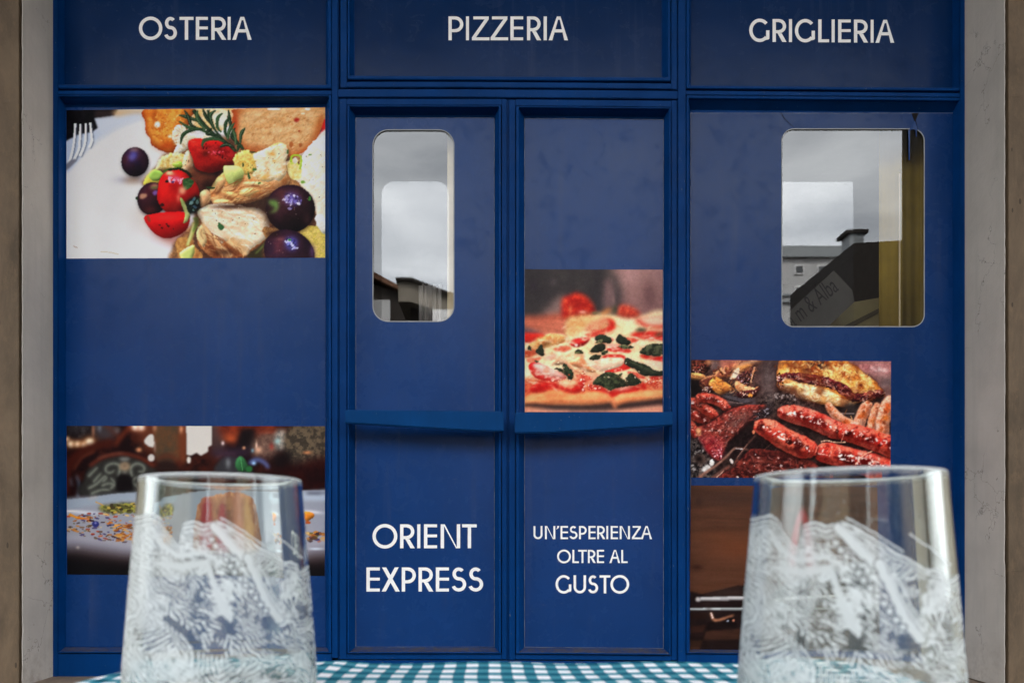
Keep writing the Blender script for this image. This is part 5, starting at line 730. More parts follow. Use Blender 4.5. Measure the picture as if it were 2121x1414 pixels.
def house_window(parent, L, x0, x1, y0, y1, mat='h_glass'):
    a = mir(x0, y1, L); b = mir(x1, y0, L); w_ = (b[0]-a[0])*.12
    f = box_m('window', a[0], b[0], -L, -L+.08, a[1], b[1], M['h_frame'], parent); box_m('pane', a[0]+w_, b[0]-w_, -L+.081, -L+.1, a[1]+w_, b[1]-w_, M[mat], f)
L = 40.
h = empty('white_house', 'white house with grey metal roof mirrored in the right window', 'house')
a, b = mir(1480, 533, L), mir(1768, 533, L); box_m('wall', a[0], b[0], -L-9, -L, -.1, a[1], M['h_white'], h)
prism('roof', [(a[0]-.4, a[1]), (b[0]+.2, a[1]), (b[0]+.2, a[1]+.62), (a[0]-.4, a[1]+.62)], -L+.25, -L-5, M['h_roof'], h)
mesh_obj('roof_slope', [(a[0]-.4, -L+.2, a[1]+.63), (b[0]+.2, -L+.2, a[1]+.63), (b[0]+.2, -L-4, a[1]+1.5), (a[0]-.4, -L-4, a[1]+1.5)], [(0, 1, 2, 3)], M['h_roof'], h)
for x0, x1, y0, y1 in ((1647, 1666, 548, 567), (1694, 1715, 548, 567), (1716, 1736, 551, 567), (1600, 1620, 548, 567), (1647, 1666, 592, 612), (1694, 1714, 592, 612), (1560, 1580, 548, 567)): house_window(h, L, x0, x1, y0, y1)
for y_ in (608, 622): p0 = mir(1480, y_, L); p1 = mir(1768, y_+4, L); box_m('string_course', p0[0], p1[0], -L, -L+.15, p1[1], p0[1], M['h_roof'], h)
L = 30.
h = empty('dark_house', 'dark clad house with a pale chimney mirrored in the right window', 'house')
a, b = mir(1770, 502, L), mir(1990, 490, L); prism('wall', [(a[0], -.1), (b[0], -.1), (b[0], b[1]), (a[0], a[1])], -L, -L-7, M['h_dark'], h)
a, b = mir(1772, 500, L), mir(1800, 471, L); ch = box_m('chimney', a[0], b[0], -L-1.2, -L-.4, a[1]-.5, b[1], M['h_roof'], h)
a, b = mir(1763, 474, L), mir(1808, 467, L); box_m('chimney_cap', a[0], b[0], -L-1.3, -L-.3, a[1], b[1], M['h_dark'], ch)
L = 25.
h = empty('tiled_house', 'dark house under a brown tiled gable mirrored in the left window', 'house')
prism('wall', [(-9, -.1), (mir(838, 600, L)[0], -.1), mir(838, 590, L), (mir(735, 560, L)[0], mir(735, 560, L)[1]), (-9, mir(735, 560, L)[1])], -L-1, -L-7, M['h_dark'], h)
prism('roof', [mir(700, 575, L), mir(735, 531, L), mir(842, 586, L), mir(842, 594, L), mir(735, 545, L), mir(700, 588, L)], -L-.7, -L-7, M['h_tile'], h)
a, b = mir(803, 590, L), mir(824, 545, L); ch = box_m('chimney', a[0], b[0], -L-3, -L-2.4, a[1], b[1], M['h_roof'], h)
a, b = mir(799, 549, L), mir(828, 541, L); box_m('chimney_cap', a[0], b[0], -L-3.1, -L-2.3, a[1], b[1], M['h_dark'], ch)
a, b = mir(755, 660, L), mir(800, 603, L); box_m('garage_panel', a[0], b[0], -L-.99, -L-.9, a[1], b[1], M['h_white'], h)
L = 20.
h = empty('flat_roof_house', 'house with a deep tan roof fascia mirrored in the left window', 'house')
prism('fascia', [mir(824, 580, L), mir(850, 580, L), mir(985, 632, L), mir(985, 668, L), mir(850, 622, L), mir(824, 622, L)], -L, -L-5, M['h_tan'], h)
prism('roof_edge', [mir(820, 575, L), mir(852, 575, L), mir(987, 627, L), mir(987, 632.5, L), mir(850, 580.5, L), mir(820, 580.5, L)], -L+.15, -L-5.2, M['h_dark'], h)
prism('wall', [(mir(845, 640, L)[0], -.1), (mir(985, 640, L)[0], -.1), mir(985, 667, L), mir(845, 621, L)], -L-.6, -L-5, M['h_dark'], h)
a, b = mir(832, 582, L), mir(851, 548, L); ch = box_m('chimney', a[0], b[0], -L-2.4, -L-1.8, a[1], b[1], M['h_roof'], h)
a, b = mir(828, 551, L), mir(857, 544, L); box_m('chimney_cap', a[0], b[0], -L-2.5, -L-1.7, a[1], b[1], M['h_dark'], ch)
house_window(h, L-.0, 896, 945, 640, 690, 'h_frame')
# the rest of the row opposite
M['h_ochre'] = mat_flat('ochre_house_render', (.30, .23, .15), .85); M['h_rose'] = mat_flat('rose_house_render', (.28, .18, .14), .85)
def row_house(label, x0, x1, L, zh, mat, nwin, floors):
    h = empty('row_house', label, 'house', 'houses across the street'); box_m('wall', x0, x1, -L-8, -L, -.139, zh, M[mat], h)
    prism('roof', [(x0-.4, zh+.002), (x1+.4, zh+.002), (x1-1.2, zh+1.5), (x0+1.2, zh+1.5)], -L+.35, -L-8.3, M['h_tile'], h)
    for f in range(floors):
        for i in range(nwin):
            xc = x0+(x1-x0)*(i+.5)/nwin; z0 = 1.1+f*(zh-1.2)/floors; w = box_m('window', xc-.6, xc+.6, -L+.001, -L+.06, z0, z0+1.5, M['h_frame'], h); box_m('pane', xc-.5, xc+.5, -L+.061, -L+.07, z0+.1, z0+1.4, M['h_glass'], w)
row_house('long ochre house across the street on the far left', -46, -9.4, 24, 8.6, 'h_ochre', 10, 3)
row_house('rose house across the street between the mirrored ones', .4, 9.6, 26, 9.2, 'h_rose', 4, 3)
row_house('broad ochre house across the street on the far right', 21, 58, 28, 10.6, 'h_ochre', 10, 3)
# ---------------------------------------------------------------- shopfront: frame, mouldings, panels
def ring_pieces(outer, inner, prof, t_in, ledge, mat, parent, name='moulding'):
    """four mitred moulding lengths; outer/inner = (x0, x1, y0, y1) photo pixels at their own depths, ledge = world width of the flat board left under the film"""
    def corners(r, t): return [W(r[0], r[3], t), W(r[1], r[3], t), W(r[1], r[2], t), W(r[0], r[2], t)]
    outer = (outer[0]+1.2, outer[1]-1.2, outer[2]+1.0, outer[3]-1.2); A = corners(outer, .006); B = corners(inner, t_in); loops = []
    for s_, t in prof:
        loops.append([Vector((a.x*(1-s_)+b.x*s_, -t, a.z*(1-s_)+b.z*s_)) for a, b in zip(A, B)])
    cx = [(1, 1), (-1, 1), (-1, -1), (1, -1)]
    loops.append([Vector((b.x+ledge*c[0], -t_in, b.z+ledge*c[1])) for b, c in zip(B, cx)])
    for i in range(4):
        j = (i+1) % 4; vs_ = []; fs = []
        for lp in loops: vs_ += [lp[i], lp[j]]
        for q in range(len(loops)-1): fs.append((2*q, 2*q+1, 2*q+3, 2*q+2))
        mesh_obj(name, vs_, fs, mat, parent)
PROF = [(0, -.035), (0, .005), (.05, .0075), (.30, .0075), (.36, .0055), (.37, -.004), (.46, -.007), (1, -.034)]
PROF_SIGN = [(0, -.035), (0, .004), (.08, .0065), (.42, .0065), (.5, .004), (.5, -.004), (1, -.030)]
def film(name, x0, x1, y0, y1, t, mat, parent, holes=(), sag=True):
    """sheet of vinyl film at depth t with rounded window openings; holes = [(x0, x1, y0, y1, r)]"""
    if not holes:
        n = max(1, int((x1-x0)/150)); xs = [x0+(x1-x0)*i/n for i in range(n+1)]; vs_ = [W(x, y1, t, sag) for x in xs]+[W(x, y0, t, sag) for x in xs]
        return mesh_obj(name, vs_, [(i, i+1, i+n+2, i+n+1) for i in range(n)], mat, parent)
    hx0, hx1, hy0, hy1, r = holes[0]
    raw = round_rect(hx0, hx1, hy0, hy1, r, 9); inn = []; out = []
    for (ax_, ay_), (bx_, by_) in zip(raw, raw[1:]+raw[:1]):
        q_ = max(1, int(math.hypot(bx_-ax_, by_-ay_)/12)); inn += [(ax_+(bx_-ax_)*i/q_, ay_+(by_-ay_)*i/q_) for i in range(q_)]
    cx, cy = (hx0+hx1)/2, (hy0+hy1)/2; vs_ = []; fs = []
    for x, y in inn:
        ax = 1e9 if abs(x-cx) < 1e-6 else ((x1-cx) if x > cx else (x0-cx))/(x-cx); ay = 1e9 if abs(y-cy) < 1e-6 else ((y1-cy) if y > cy else (y0-cy))/(y-cy)
        k_ = min(ax, ay); out.append((cx+(x-cx)*k_, cy+(y-cy)*k_))
    n = len(inn); corners = {}
    for x, y in inn: vs_.append(W(x, y, t, False))
    for x, y in out: vs_.append(W(x, y, t, False))
    def side(p):
        if abs(p[0]-x0) < .01: return 'l'
        if abs(p[0]-x1) < .01: return 'r'
        return 't' if abs(p[1]-y0) < .01 else 'b'
    cm = {frozenset('lt'): (x0, y0), frozenset('rt'): (x1, y0), frozenset('rb'): (x1, y1), frozenset('lb'): (x0, y1)}
    for i in range(n):
        j = (i+1) % n; f = [i, j, n+j]
        sa, sb = side(out[i]), side(out[j])
        if sa != sb: vs_.append(W(*cm[frozenset(sa+sb)], t, False)); f.append(len(vs_)-1)
        f.append(n+i); fs.append(tuple(f))
    return mesh_obj(name, vs_, fs, mat, parent)
def round_rect(x0, x1, y0, y1, r, n=8):
    p = []
    for cx, cy, a0 in ((x1-r, y1-r, 0), (x0+r, y1-r, 90), (x0+r, y0+r, 180), (x1-r, y0+r, 270)):
        for i in range(n+1): a = R(a0+90*i/n); p.append((cx+r*math.cos(a), cy+r*math.sin(a)))
    return p
def rounded_ring(name, rect, r, w, t0, t1, mat, parent):
    a = round_rect(*rect, r, 9); b = round_rect(rect[0]+w, rect[1]-w, rect[2]+w, rect[3]-w, max(2, r-w), 9); n = len(a)
    vs_ = [W(*p, t0, False) for p in a]+[W(*p, t0, False) for p in b]+[W(*p, t1, False) for p in b]
    return mesh_obj(name, vs_, [(i, (i+1) % n, n+(i+1) % n, n+i) for i in range(n)]+[(n+i, n+(i+1) % n, 2*n+(i+1) % n, 2*n+i) for i in range(n)], mat, parent)
def pane(name, pts, t, mat, parent):
    return mesh_obj(name, [W(x, y, t, False) for x, y in pts[::-1]], [tuple(range(len(pts)))], mat, parent)
# ---- lettering: strokes of a geometric sans
def letter_polys(ch, x0, x1, y0, y1, w):
    P = []; H = y1-y0; Wd = x1-x0
    def bar(ax, ay, bx, by): P.append([(ax, ay), (bx, ay), (bx, by), (ax, by)])
    def arc(cx, cy, rx, ry, a0, a1, n=26):
        pr = None
        for i in range(n+1):
            a = R(a0+(a1-a0)*i/n); o = (cx+rx*math.cos(a), cy+ry*math.sin(a)); q = (cx+(rx-w)*math.cos(a), cy+(ry-w)*math.sin(a))
            if pr: P.append([pr[0], o, q, pr[1]])
            pr = (o, q)
    if ch == 'I': bar(x0, y0, x1, y1)
    elif ch == 'O': arc((x0+x1)/2, (y0+y1)/2, Wd/2, H/2+.6, 0, 360, 48)
    elif ch == 'T': bar(x0, y0, x1, y0+w*.92); bar((x0+x1-w)/2, y0+w*.92, (x0+x1+w)/2, y1)
    elif ch == 'E': bar(x0, y0, x0+w, y1); bar(x0+w, y0, x1, y0+w*.9); bar(x0+w, y1-w*.9, x1, y1); bar(x0+w, y0+H*.48-w*.4, x1, y0+H*.48+w*.45)
    elif ch == 'L': bar(x0, y0, x0+w, y1); bar(x0+w, y1-w*.9, x1, y1)
    elif ch in 'PR':
        bh = H*(.66 if ch == 'P' else .62); bar(x0, y0, x0+w, y1); rr_ = bh/2; xc = x1-rr_
        bar(x0+w, y0, xc, y0+w*.92); bar(x0+w, y0+bh-w*.92, xc, y0+bh); arc(xc, y0+rr_, rr_, rr_, -90, 90)
        if ch == 'R': s0 = x0+w+(Wd-w)*.16; P.append([(s0, y0+bh), (s0+w*1.25, y0+bh), (x1+1, y1), (x1+1-w*1.3, y1)])
    elif ch == 'A':
        m = (x0+x1)/2+Wd*.02; P.append([(m-w*.55, y0), (m+w*.1, y0), (x0+w*1.12, y1), (x0, y1)]); P.append([(m+w*.1, y0), (m+w*.55, y0), (x1, y1), (x1-w*1.12, y1)]); P.append([(m-w*.45, y0), (m+w*.5, y0), (m+w*.6, y0+w), (m-w*.6, y0+w)])
        k_ = .60; bx0 = m-(m-x0)*k_+w*.3; bx1 = m+(x1-m)*k_-w*.3; bar(bx0, y0+H*.54, bx1, y0+H*.54+w*.95)
    elif ch == 'Z': bar(x0+Wd*.08, y0, x1-Wd*.04, y0+w*.9); bar(x0, y1-w*.9, x1, y1); P.append([(x1-Wd*.04-w*1.25, y0+w*.9), (x1-Wd*.04, y0+w*.0+w*.9), (x0+w*1.25, y1-w*.9), (x0, y1-w*.9)])
    elif ch == 'N': bar(x0, y0, x0+w, y1); bar(x1-w, y0, x1, y1); P.append([(x0+w, y0), (x0+w*1.2, y0), (x1-w, y1), (x1-w, y1), (x1-w*2.3, y1), (x0+w, y0+w*1.6)][:2]+[(x1-w, y1-w*.3), (x1-w, y1), (x1-w*1.25, y1), (x0+w, y0+w*.55)])
    elif ch == 'X': P.append([(x0+Wd*.02, y0), (x0+Wd*.02+w*1.25, y0), (x1, y1), (x1-w*1.25, y1)]); P.append([(x1-Wd*.06-w*1.2, y0), (x1-Wd*.06, y0), (x0+w*1.25, y1), (x0, y1)])
    elif ch == 'U': r_ = Wd/2; bar(x0, y0, x0+w, y1-r_); bar(x1-w, y0, x1, y1-r_); arc((x0+x1)/2, y1-r_, r_, r_, 0, 180)
    elif ch == 'S':
        r1 = H*.27; r2 = (H-2*r1+w)/2; c1 = (x0+Wd*.50, y0+r1); c2 = (x0+Wd*.5, y1-r2)
        arc(c1[0], c1[1], Wd*.42, r1, 90, 322); arc(c2[0], c2[1], Wd*.5, r2, -90, 160)
    elif ch == 'G':
        arc(x0+Wd*.52, (y0+y1)/2, Wd*.52, H/2+.5, 42, 318, 40); bar(x1-w, y0+H*.50, x1, y0+H*.86); P.append([(x1-w, y0+H*.86), (x1, y0+H*.86), (x1-w*.3, y0+H*.90), (x1-w*1.4, y0+H*.93)])
    elif ch == "'": P.append([(x0+Wd*.25, y0), (x1, y0), (x1-Wd*.2, y0+H*.14), (x0, y0+H*.27), (x0+Wd*.1, y0+H*.2), (x0+Wd*.3, y0+H*.13)])
    return P
def lettering(text, spans, y0, y1, w, t, parent, slope=0.):
    vs_ = []; fs = []; k_ = 0; ts = [s_ for s_ in text if s_ != ' ']
    for ch, (a, b) in zip(ts, spans):
        dy = slope*((a+b)/2-spans[0][0])
        for pl in letter_polys(ch, a, b, y0+dy, y1+dy, w):
            n = len(vs_); k_ += 1; vs_ += [W(x, y, t+.00004*(k_ % 7), False) for x, y in pl]; fs.append(tuple(range(n, n+len(pl))))
    o = mesh_obj('lettering', vs_, fs, M['letter'], parent); o['label'] = 'white lettering reading %s' % text; return o
def sp(o, k_, l): return [(o+a/k_, o+b/k_) for a, b in l]
M['edge'] = mat_flat('worn_film_edge', (.20, .20, .21), .6, .2, .6, 22)
# ---------------------------------------------------------------- printed photographs: one colour per grid point of a thin film
def srgb2lin(a): return np.where(a <= .04045, a/12.92, ((a+.055)/1.055)**2.4)
def print_film(name, canvas, corners, t, label, gain=1.22):
    """corners: photo pixels TL, TR, BR, BL"""
    h_, w_ = canvas.h, canvas.w; col = np.minimum(srgb2lin(np.clip(canvas.a, 0, 1))*gain, .93)
    u, v = np.meshgrid((np.arange(w_+1))/w_, (np.arange(h_+1))/h_)
    P = [np.array(c_, float) for c_ in corners]
    q = (P[0][None, None]*((1-u)*(1-v))[..., None]+P[1][None, None]*(u*(1-v))[..., None]+P[2][None, None]*(u*v)[..., None]+P[3][None, None]*((1-u)*v)[..., None])
    d = D-t; X = (q[..., 0]-PX)*d/F; Z = HC-(q[..., 1]-PY)*d/F; co = np.stack([X, np.full_like(X, -t), Z], -1).reshape(-1, 3)
    i = np.arange(h_*w_).reshape(h_, w_); r_ = i//w_; c_ = i % w_; a = (r_*(w_+1)+c_).ravel(); fc = np.stack([a+w_+1, a+w_+2, a+1, a], 1)
    me = bpy.data.meshes.new(name); me.vertices.add(len(co)); me.vertices.foreach_set('co', co.ravel().astype(np.float32))
    nf = len(fc); me.loops.add(nf*4); me.loops.foreach_set('vertex_index', fc.ravel().astype(np.int32)); me.polygons.add(nf); me.polygons.foreach_set('loop_start', (np.arange(nf)*4).astype(np.int32)); me.update(calc_edges=True)
    pc_ = np.pad(col, ((0, 1), (0, 1), (0, 0)), mode='edge'); at = me.color_attributes.new('ink', 'FLOAT_COLOR', 'POINT')
    at.data.foreach_set('color', np.concatenate([pc_.reshape(-1, 3), np.ones((len(co), 1))], 1).ravel().astype(np.float32))
    me.materials.append(M['print']); o = bpy.data.objects.new(name, me); C.objects.link(o); return tag(o, label, 'poster', 'printed food photographs')
TF = -.032                                                       # depth of the film
K = .8
print_film('fish_poster', poster_fish(K), [(137.6, 228.5), (673.5, 222.8), (673.5, 533.6), (137.6, 535.4)], TF+.0006, 'large poster of fish salad with olives, tomatoes and rosemary, upper left panel')
print_film('dining_poster', poster_dining(K), [(138, 881.5), (673.5, 882.3), (672.5, 1192), (139, 1189)], TF+.0006, 'dim poster of a plated dessert before a carved chair, behind the left tumbler')
print_film('pizza_poster', poster_pizza(K), [(1087.3, 557.5), (1372.5, 558.5), (1372.3, 853), (1087.3, 853)], TF+.0006, 'poster of a whole pizza with basil leaves on the right door leaf')
print_film('grill_poster', poster_grill(K), [(1431.5, 745), (1845.5, 748), (1844.5, 990), (1430.5, 988.5)], TF+.0006, 'poster of sausages and steaks smoking on a grill, right panel')
print_film('floor_poster', poster_floor(.6), [(1431, 1005), (1846, 1006.5), (1846, 1347), (1427.5, 1345.5)], TF+.0006, 'dark brown poster of a wooden wall and chequered floor, lower right panel')
# ---------------------------------------------------------------- fixed frame
fr = empty('shopfront_frame', 'blue painted timber shopfront frame with moulded fixed side panels', 'shopfront')
P_ = M['paint']
member('stile', 108.5, 120, -100, 1401, 0, P_, fr); member('stile', 1988.5, 2000, -100, 1388, 0, P_, fr)
member('post', 687.4, 699.6, -100, 1362, .002, P_, fr); member('post', 1404.6, 1420.6, -100, 1366, .002, P_, fr)
member('rail', 120.3, 687.1, 187.6, 196.6, -.001, P_, fr); member('rail', 1420.9, 1988.2, 183.8, 192.6, -.001, P_, fr); member('rail', 699.9, 1404.3, 184.6, 201, -.001, P_, fr)
member('bottom_rail', 120.3, 687.1, 1352.6, 1401, -.001, P_, fr); member('bottom_rail', 1420.9, 1988.2, 1349.6, 1388, -.001, P_, fr); member('bottom_rail', 687.4, 1420.4, 1366.5, 1401, -.004, P_, fr)
for x0, x1 in ((699.9, 702.6), (1402.3, 1404.3)): member('door_stop', x0, x1, 203, 1366, -.009, P_, fr, bev=.0006); member('door_stop', x0, x1, -100, 183.5, -.007, P_, fr, bev=.0006)
ring_pieces((120.3, 687.1, 196.9, 1352.3), (135, 676, 216.5, 1339.5), PROF, -.034, .03, P_, fr); ring_pieces((1420.9, 1988.2, 192.9, 1349.3), (1429.5, 1976.5, 224, 1339.5), PROF, -.034, .03, P_, fr)
film('blue_panel', 136.8, 674.2, 222, 1338.2, TF, M['vinyl'], fr)
WR = (1618.5, 1915.5, 266, 677.5, 26)
film('blue_panel', 1431, 1975, 235, 1345.4, TF, M['vdark'], fr, [WR]); film('film_edge', 1430.2, 1975.8, 234.2, 1346, TF-.0006, M['edge'], fr, [WR])
wr = rounded_ring('window', WR[:4], 26, 2.2, TF+.0008, TF-.006, M['rubber'], fr); wr['label'] = 'wide rounded window in the right panel'
pane('pane', round_rect(1618, 1916, 265.5, 678, 26), TF-.004, M['pane'], wr); pane('inner_pane', [(1590, 377), (1766, 377), (1767.5, 430), (1768.5, 720), (1590, 720)], -.10, M['pane_in'], wr)
# torn slivers of film over the window corner
def sliver(pts, t=TF+.0012): return mesh_obj('torn_strip', [W(x, y, t+(.001 if i % 2 else 0), False) for i, (x, y) in enumerate(pts)], [tuple(range(len(pts)))], M['vinyl'], wr)
sliver([(1881.2, 269), (1885.2, 270), (1884.6, 332), (1881.6, 332)]); sliver([(1896, 262), (1898.8, 268), (1898.8, 284), (1896.6, 283)]); sliver([(1882, 271), (1895, 250), (1900, 262), (1901, 270), (1890, 268)])
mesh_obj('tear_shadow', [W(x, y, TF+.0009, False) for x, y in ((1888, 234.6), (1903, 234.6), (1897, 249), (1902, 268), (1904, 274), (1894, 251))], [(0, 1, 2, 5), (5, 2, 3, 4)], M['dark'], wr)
mesh_obj('film_crease', [W(x, y, TF+.0007, False) for x, y in ((1617, 233), (1618, 233), (1625, 245), (1644, 263), (1645, 265), (1643.4, 263.6), (1624, 246))], [(0, 1, 2, 3, 4, 5, 6)], M['dark'], wr)
# ---------------------------------------------------------------- sign panels above
def sign(label, outer, inner, sheet, word, spans, y0, y1, w, slope=0., frame=None):
    s_ = empty('sign_panel', label, 'sign', 'sign panels over the shopfront')
    if frame: 
        for r_ in frame: member('frame', *r_, .003, P_, s_)
    ring_pieces(outer, inner, PROF_SIGN, -.030, .03, P_, s_); film('sign_sheet', *sheet, -.028, M['sign'], s_); lettering(word, spans, y0, y1, w, -.0272, s_, slope); return s_
k1 = 2.121
sign('navy OSTERIA sign panel at the upper left', (120.3, 687.1, -100, 184.4), (132.5, 676, -92, 179.5), (134, 674.5, -91, 181), 'OSTERIA', [(250+a/k1, 250+b/k1) for a, b in ((80, 183), (190, 247), (258, 320), (330, 383), (398, 462), (470, 483), (490, 575))], 35.5, 83, 7.0)
sign('navy PIZZERIA sign panel over the double door', (718.6, 1390.2, -100, 165.6), (733, 1372, -92, 160.8), (735, 1370, -91, 162), 'PIZZERIA', [(250+a/k1, 250+b/k1) for a, b in ((1440, 1505), (1517, 1530), (1543, 1620), (1625, 1702), (1712, 1768), (1785, 1845), (1858, 1872), (1880, 1965))], 34.6, 84, 6.8, frame=((705, 718.3, -100, 181.5), (1390.5, 1402, -100, 181.5), (718.5, 1390.3, 169.3, 180.6)))
k2 = 3.4155
sign('navy GRIGLIERIA sign panel at the upper right', (1420.9, 1988.2, -100, 180.6), (1429, 1974, -92, 178.5), (1431.5, 1972.5, -91, 180), 'GRIGLIERIA', [(1500+a/k2, 1500+b/k2) for a, b in ((177, 320), (342, 438), (458, 480), (500, 642), (665, 742), (760, 782), (806, 895), (918, 1015), (1036, 1057), (1070, 1203))], 39.5, 87, 6.9, .0075)
# ---------------------------------------------------------------- door leaves
k3 = 3.2136
def spans3(l): return [(740+a/k3, 740+b/k3) for a, b in l]
def push_bar(pts, parent, t0=.050, t1=.072):
    bm = bmesh.new(); n = len(pts); a = [bm.verts.new(W(x, y, t1)) for x, y in pts]; b = [bm.verts.new((v.co.x, -t0, v.co.z)) for v in a]
    bm.faces.new(a); bm.faces.new(b[::-1])
    for i in range(n): bm.faces.new([a[i], b[i], b[(i+1) % n], a[(i+1) % n]])
    bmesh.ops.recalc_face_normals(bm, faces=bm.faces[:]); es = [e for e in bm.edges if e.calc_face_angle(0) > .9]; bmesh.ops.bevel(bm, geom=es, offset=.0035, segments=3, affect='EDGES')
    o = bm_obj('push_bar', bm, M['bar'], parent)
    xs = [p[0] for p in pts]; ym = sum(p[1] for p in pts)/n
    for x in (min(xs)+14, max(xs)-14):
        c_ = W(x, ym-4, 0); box_m('bracket', c_.x-.012, c_.x+.012, -t0, .002, c_.z-.016, c_.z+.016, M['paint'], o, bev=.003)
    return o
d1 = empty('door_leaf', 'left door leaf with tall rounded window and ORIENT EXPRESS lettering', 'door', 'double door leaves')
for r_ in ((703, 718, 204.5, 1364.5), (1039.2, 1049.6, 204.5, 1364.5)): member('stile', *r_, -.003, P_, d1)
for r_ in ((718.3, 1038.9, 204.5, 217.8), (718.3, 1038.9, 1353.4, 1364.5)): member('rail', *r_, -.003, P_, d1)
ring_pieces((718.3, 1038.9, 218, 1353.2), (735.6, 1025, 238.5, 1340), PROF, -.034, .03, P_, d1)
WL = (771.3, 941.3, 268, 666.6, 33)
film('blue_panel', 737.5, 1023.4, 245, 1338.4, TF, M['vinyl'], d1, [WL]); film('film_edge', 736.7, 1024.2, 244.3, 1339, TF-.0006, M['edge'], d1, [WL])
wl = rounded_ring('window', WL[:4], 33, 2.2, TF+.0008, TF-.006, M['rubber'], d1)
pane('pane', round_rect(771, 941.8, 267.6, 667, 33), TF-.004, M['pane'], wl); pane('inner_pane', round_rect(790.5, 930, 376, 700, 26), -.09, M['pane_in'], wl)
lettering('ORIENT', spans3([(101, 267), (285, 380), (399, 420), (444, 531), (555, 685), (698, 795)]), 1085, 1134.7, 7.0, TF+.0008, d1); lettering('EXPRESS', spans3([(61, 150), (162, 283), (296, 390), (408, 503), (523, 610), (626, 725), (738, 838)]), 1174.3, 1224.2, 7.0, TF+.0008, d1)
push_bar([(714.5, 848), (1043.5, 850.5), (1044, 892.5), (990, 892), (713, 875.5)], d1)
d2 = empty('door_leaf', 'right door leaf with pizza poster and OLTRE AL GUSTO lettering', 'door', 'double door leaves')
for r_ in ((1054.4, 1067.4, 205.5, 1365), (1390.8, 1402, 204, 1363)): member('stile', *r_, -.003, P_, d2)
for r_ in ((1067.7, 1390.5, 205, 218.6), (1067.7, 1390.5, 1353.5, 1364)): member('rail', *r_, -.003, P_, d2)
member('astragal', 1049.9, 1054.1, 205, 1365, -.013, P_, d2, bev=.0008)
ring_pieces((1067.7, 1390.5, 218.9, 1353.2), (1085.5, 1375.5, 239, 1339.8), PROF, -.034, .03, P_, d2)
film('blue_panel', 1087, 1373.6, 245, 1338, TF, M['vinyl'], d2); film('film_edge', 1086.2, 1374.4, 244.3, 1338.7, TF-.0006, M['edge'], d2)
lettering("UN'ESPERIENZA", spans3([(1173, 1233), (1249, 1318), (1325, 1345), (1353, 1403), (1411, 1466), (1476, 1527), (1539, 1586), (1597, 1648), (1658, 1670), (1687, 1735), (1747, 1815), (1828, 1890), (1887, 1962)]), 1088.6, 1115.8, 3.9, TF+.0008, d2); lettering('OLTRE AL', spans3([(1330, 1422), (1432, 1475), (1470, 1528), (1535, 1585), (1595, 1643), (1678, 1750), (1757, 1800)]), 1138, 1165.2, 3.9, TF+.0008, d2); lettering('GUSTO', spans3([(1320, 1425), (1440, 1523), (1535, 1603), (1613, 1685), (1685, 1810)]), 1190.6, 1228, 5.2, TF+.0008, d2)
push_bar([(1066.5, 852.5), (1394.5, 848.8), (1395, 876.5), (1130, 895), (1066, 896)], d2)
kp = [W(x, y, .001) for x, y in round_rect(1058.5, 1066, 910, 928, 3.6, 5)]; n = len(kp)
mesh_obj('keyhole_cover', kp+[Vector((v.x, .003, v.z)) for v in kp], [tuple(range(n))]+[(i, i+n, (i+1) % n+n, (i+1) % n) for i in range(n)], M['bar'], d2)
# ---------------------------------------------------------------- behind the windows
M['curtain'] = mat_flat('ochre_curtain', (.24, .165, .025), .9, .1, .15, 8); M['net'] = mat_flat('grey_net_curtain', (.34, .32, .30), .9, .1); M['cream'] = mat_flat('cream_window_stile', (.62, .50, .30), .6); M['banner'] = mat_flat('grey_banner', (.06, .057, .05), .8); M['ink'] = mat_flat('dark_banner_ink', (.012, .012, .012), .8)
def curtain(name, x0, x1, y0, y1, t, mat, label, folds=6, amp=.012, mirror=1):
    n = 90; a = W(x0, y1, t, False); b = W(x1, y0, t, False); vs_ = []; fs = []
    for i in range(n+1):
        u = i/n; x = a.x+(b.x-a.x)*u; y = -t+amp*(math.sin(u*folds*6.28)+.4*math.sin(u*folds*13.7+1))
        vs_ += [(x, y, a.z), (x, y, b.z)]
    for i in range(n): fs.append((2*i, 2*i+2, 2*i+3, 2*i+1))
    o = mesh_obj(name, vs_, fs, mat, smooth=True); md = o.modifiers.new('thick', 'SOLIDIFY'); md.thickness = .0015; return tag(o, label, 'curtain')
curtain('curtain', 1822, 1990, 230, 720, -.16, M['curtain'], 'ochre curtain gathered at the right side of the right window', 3, .008)
curtain('net_curtain', 868, 915, 590, 720, -.30, M['net'], 'grey net curtain low inside the door window', 4, .012)
tag(box_m('inner_stile', *(W(927, 0, -.12).x, W(948, 0, -.12).x), .10, .15, W(0, 720, -.12).z, W(0, 225, -.12).z, M['cream'], bev=.004), 'cream window stile inside the tall door window', 'stile')
tag(box_m('curtain_rod', *(W(1862, 0, -.14).x, W(1864.5, 0, -.14).x), .138, .142, W(0, 690, -.14).z, W(0, 360, -.14).z, M['cream']), 'thin yellow rod hanging before the ochre curtain', 'rod')
bn = empty('banner', 'grey paper banner with dark lettering slanting inside the right window', 'banner')
bp = [W(x, y, -.30, False) for x, y in ((1610, 668), (1727, 560), (1765, 600), (1770, 625), (1690, 700), (1600, 730))]
mesh_obj('paper', bp+[Vector((v.x, v.y+.002, v.z)) for v in bp], [tuple(range(6)), tuple(range(11, 5, -1))]+[(i, i+6, (i+1) % 6+6, (i+1) % 6) for i in range(6)], M['banner'], bn)
fc = bpy.data.curves.new('ink', 'FONT'); fc.body = 'Alba m & Alba'; fc.size = .10; fc.shear = .2; fo = bpy.data.objects.new('tmp', fc); C.objects.link(fo); dg = bpy.context.evaluated_depsgraph_get(); me = bpy.data.meshes.new_from_object(fo.evaluated_get(dg)); bpy.data.objects.remove(fo)
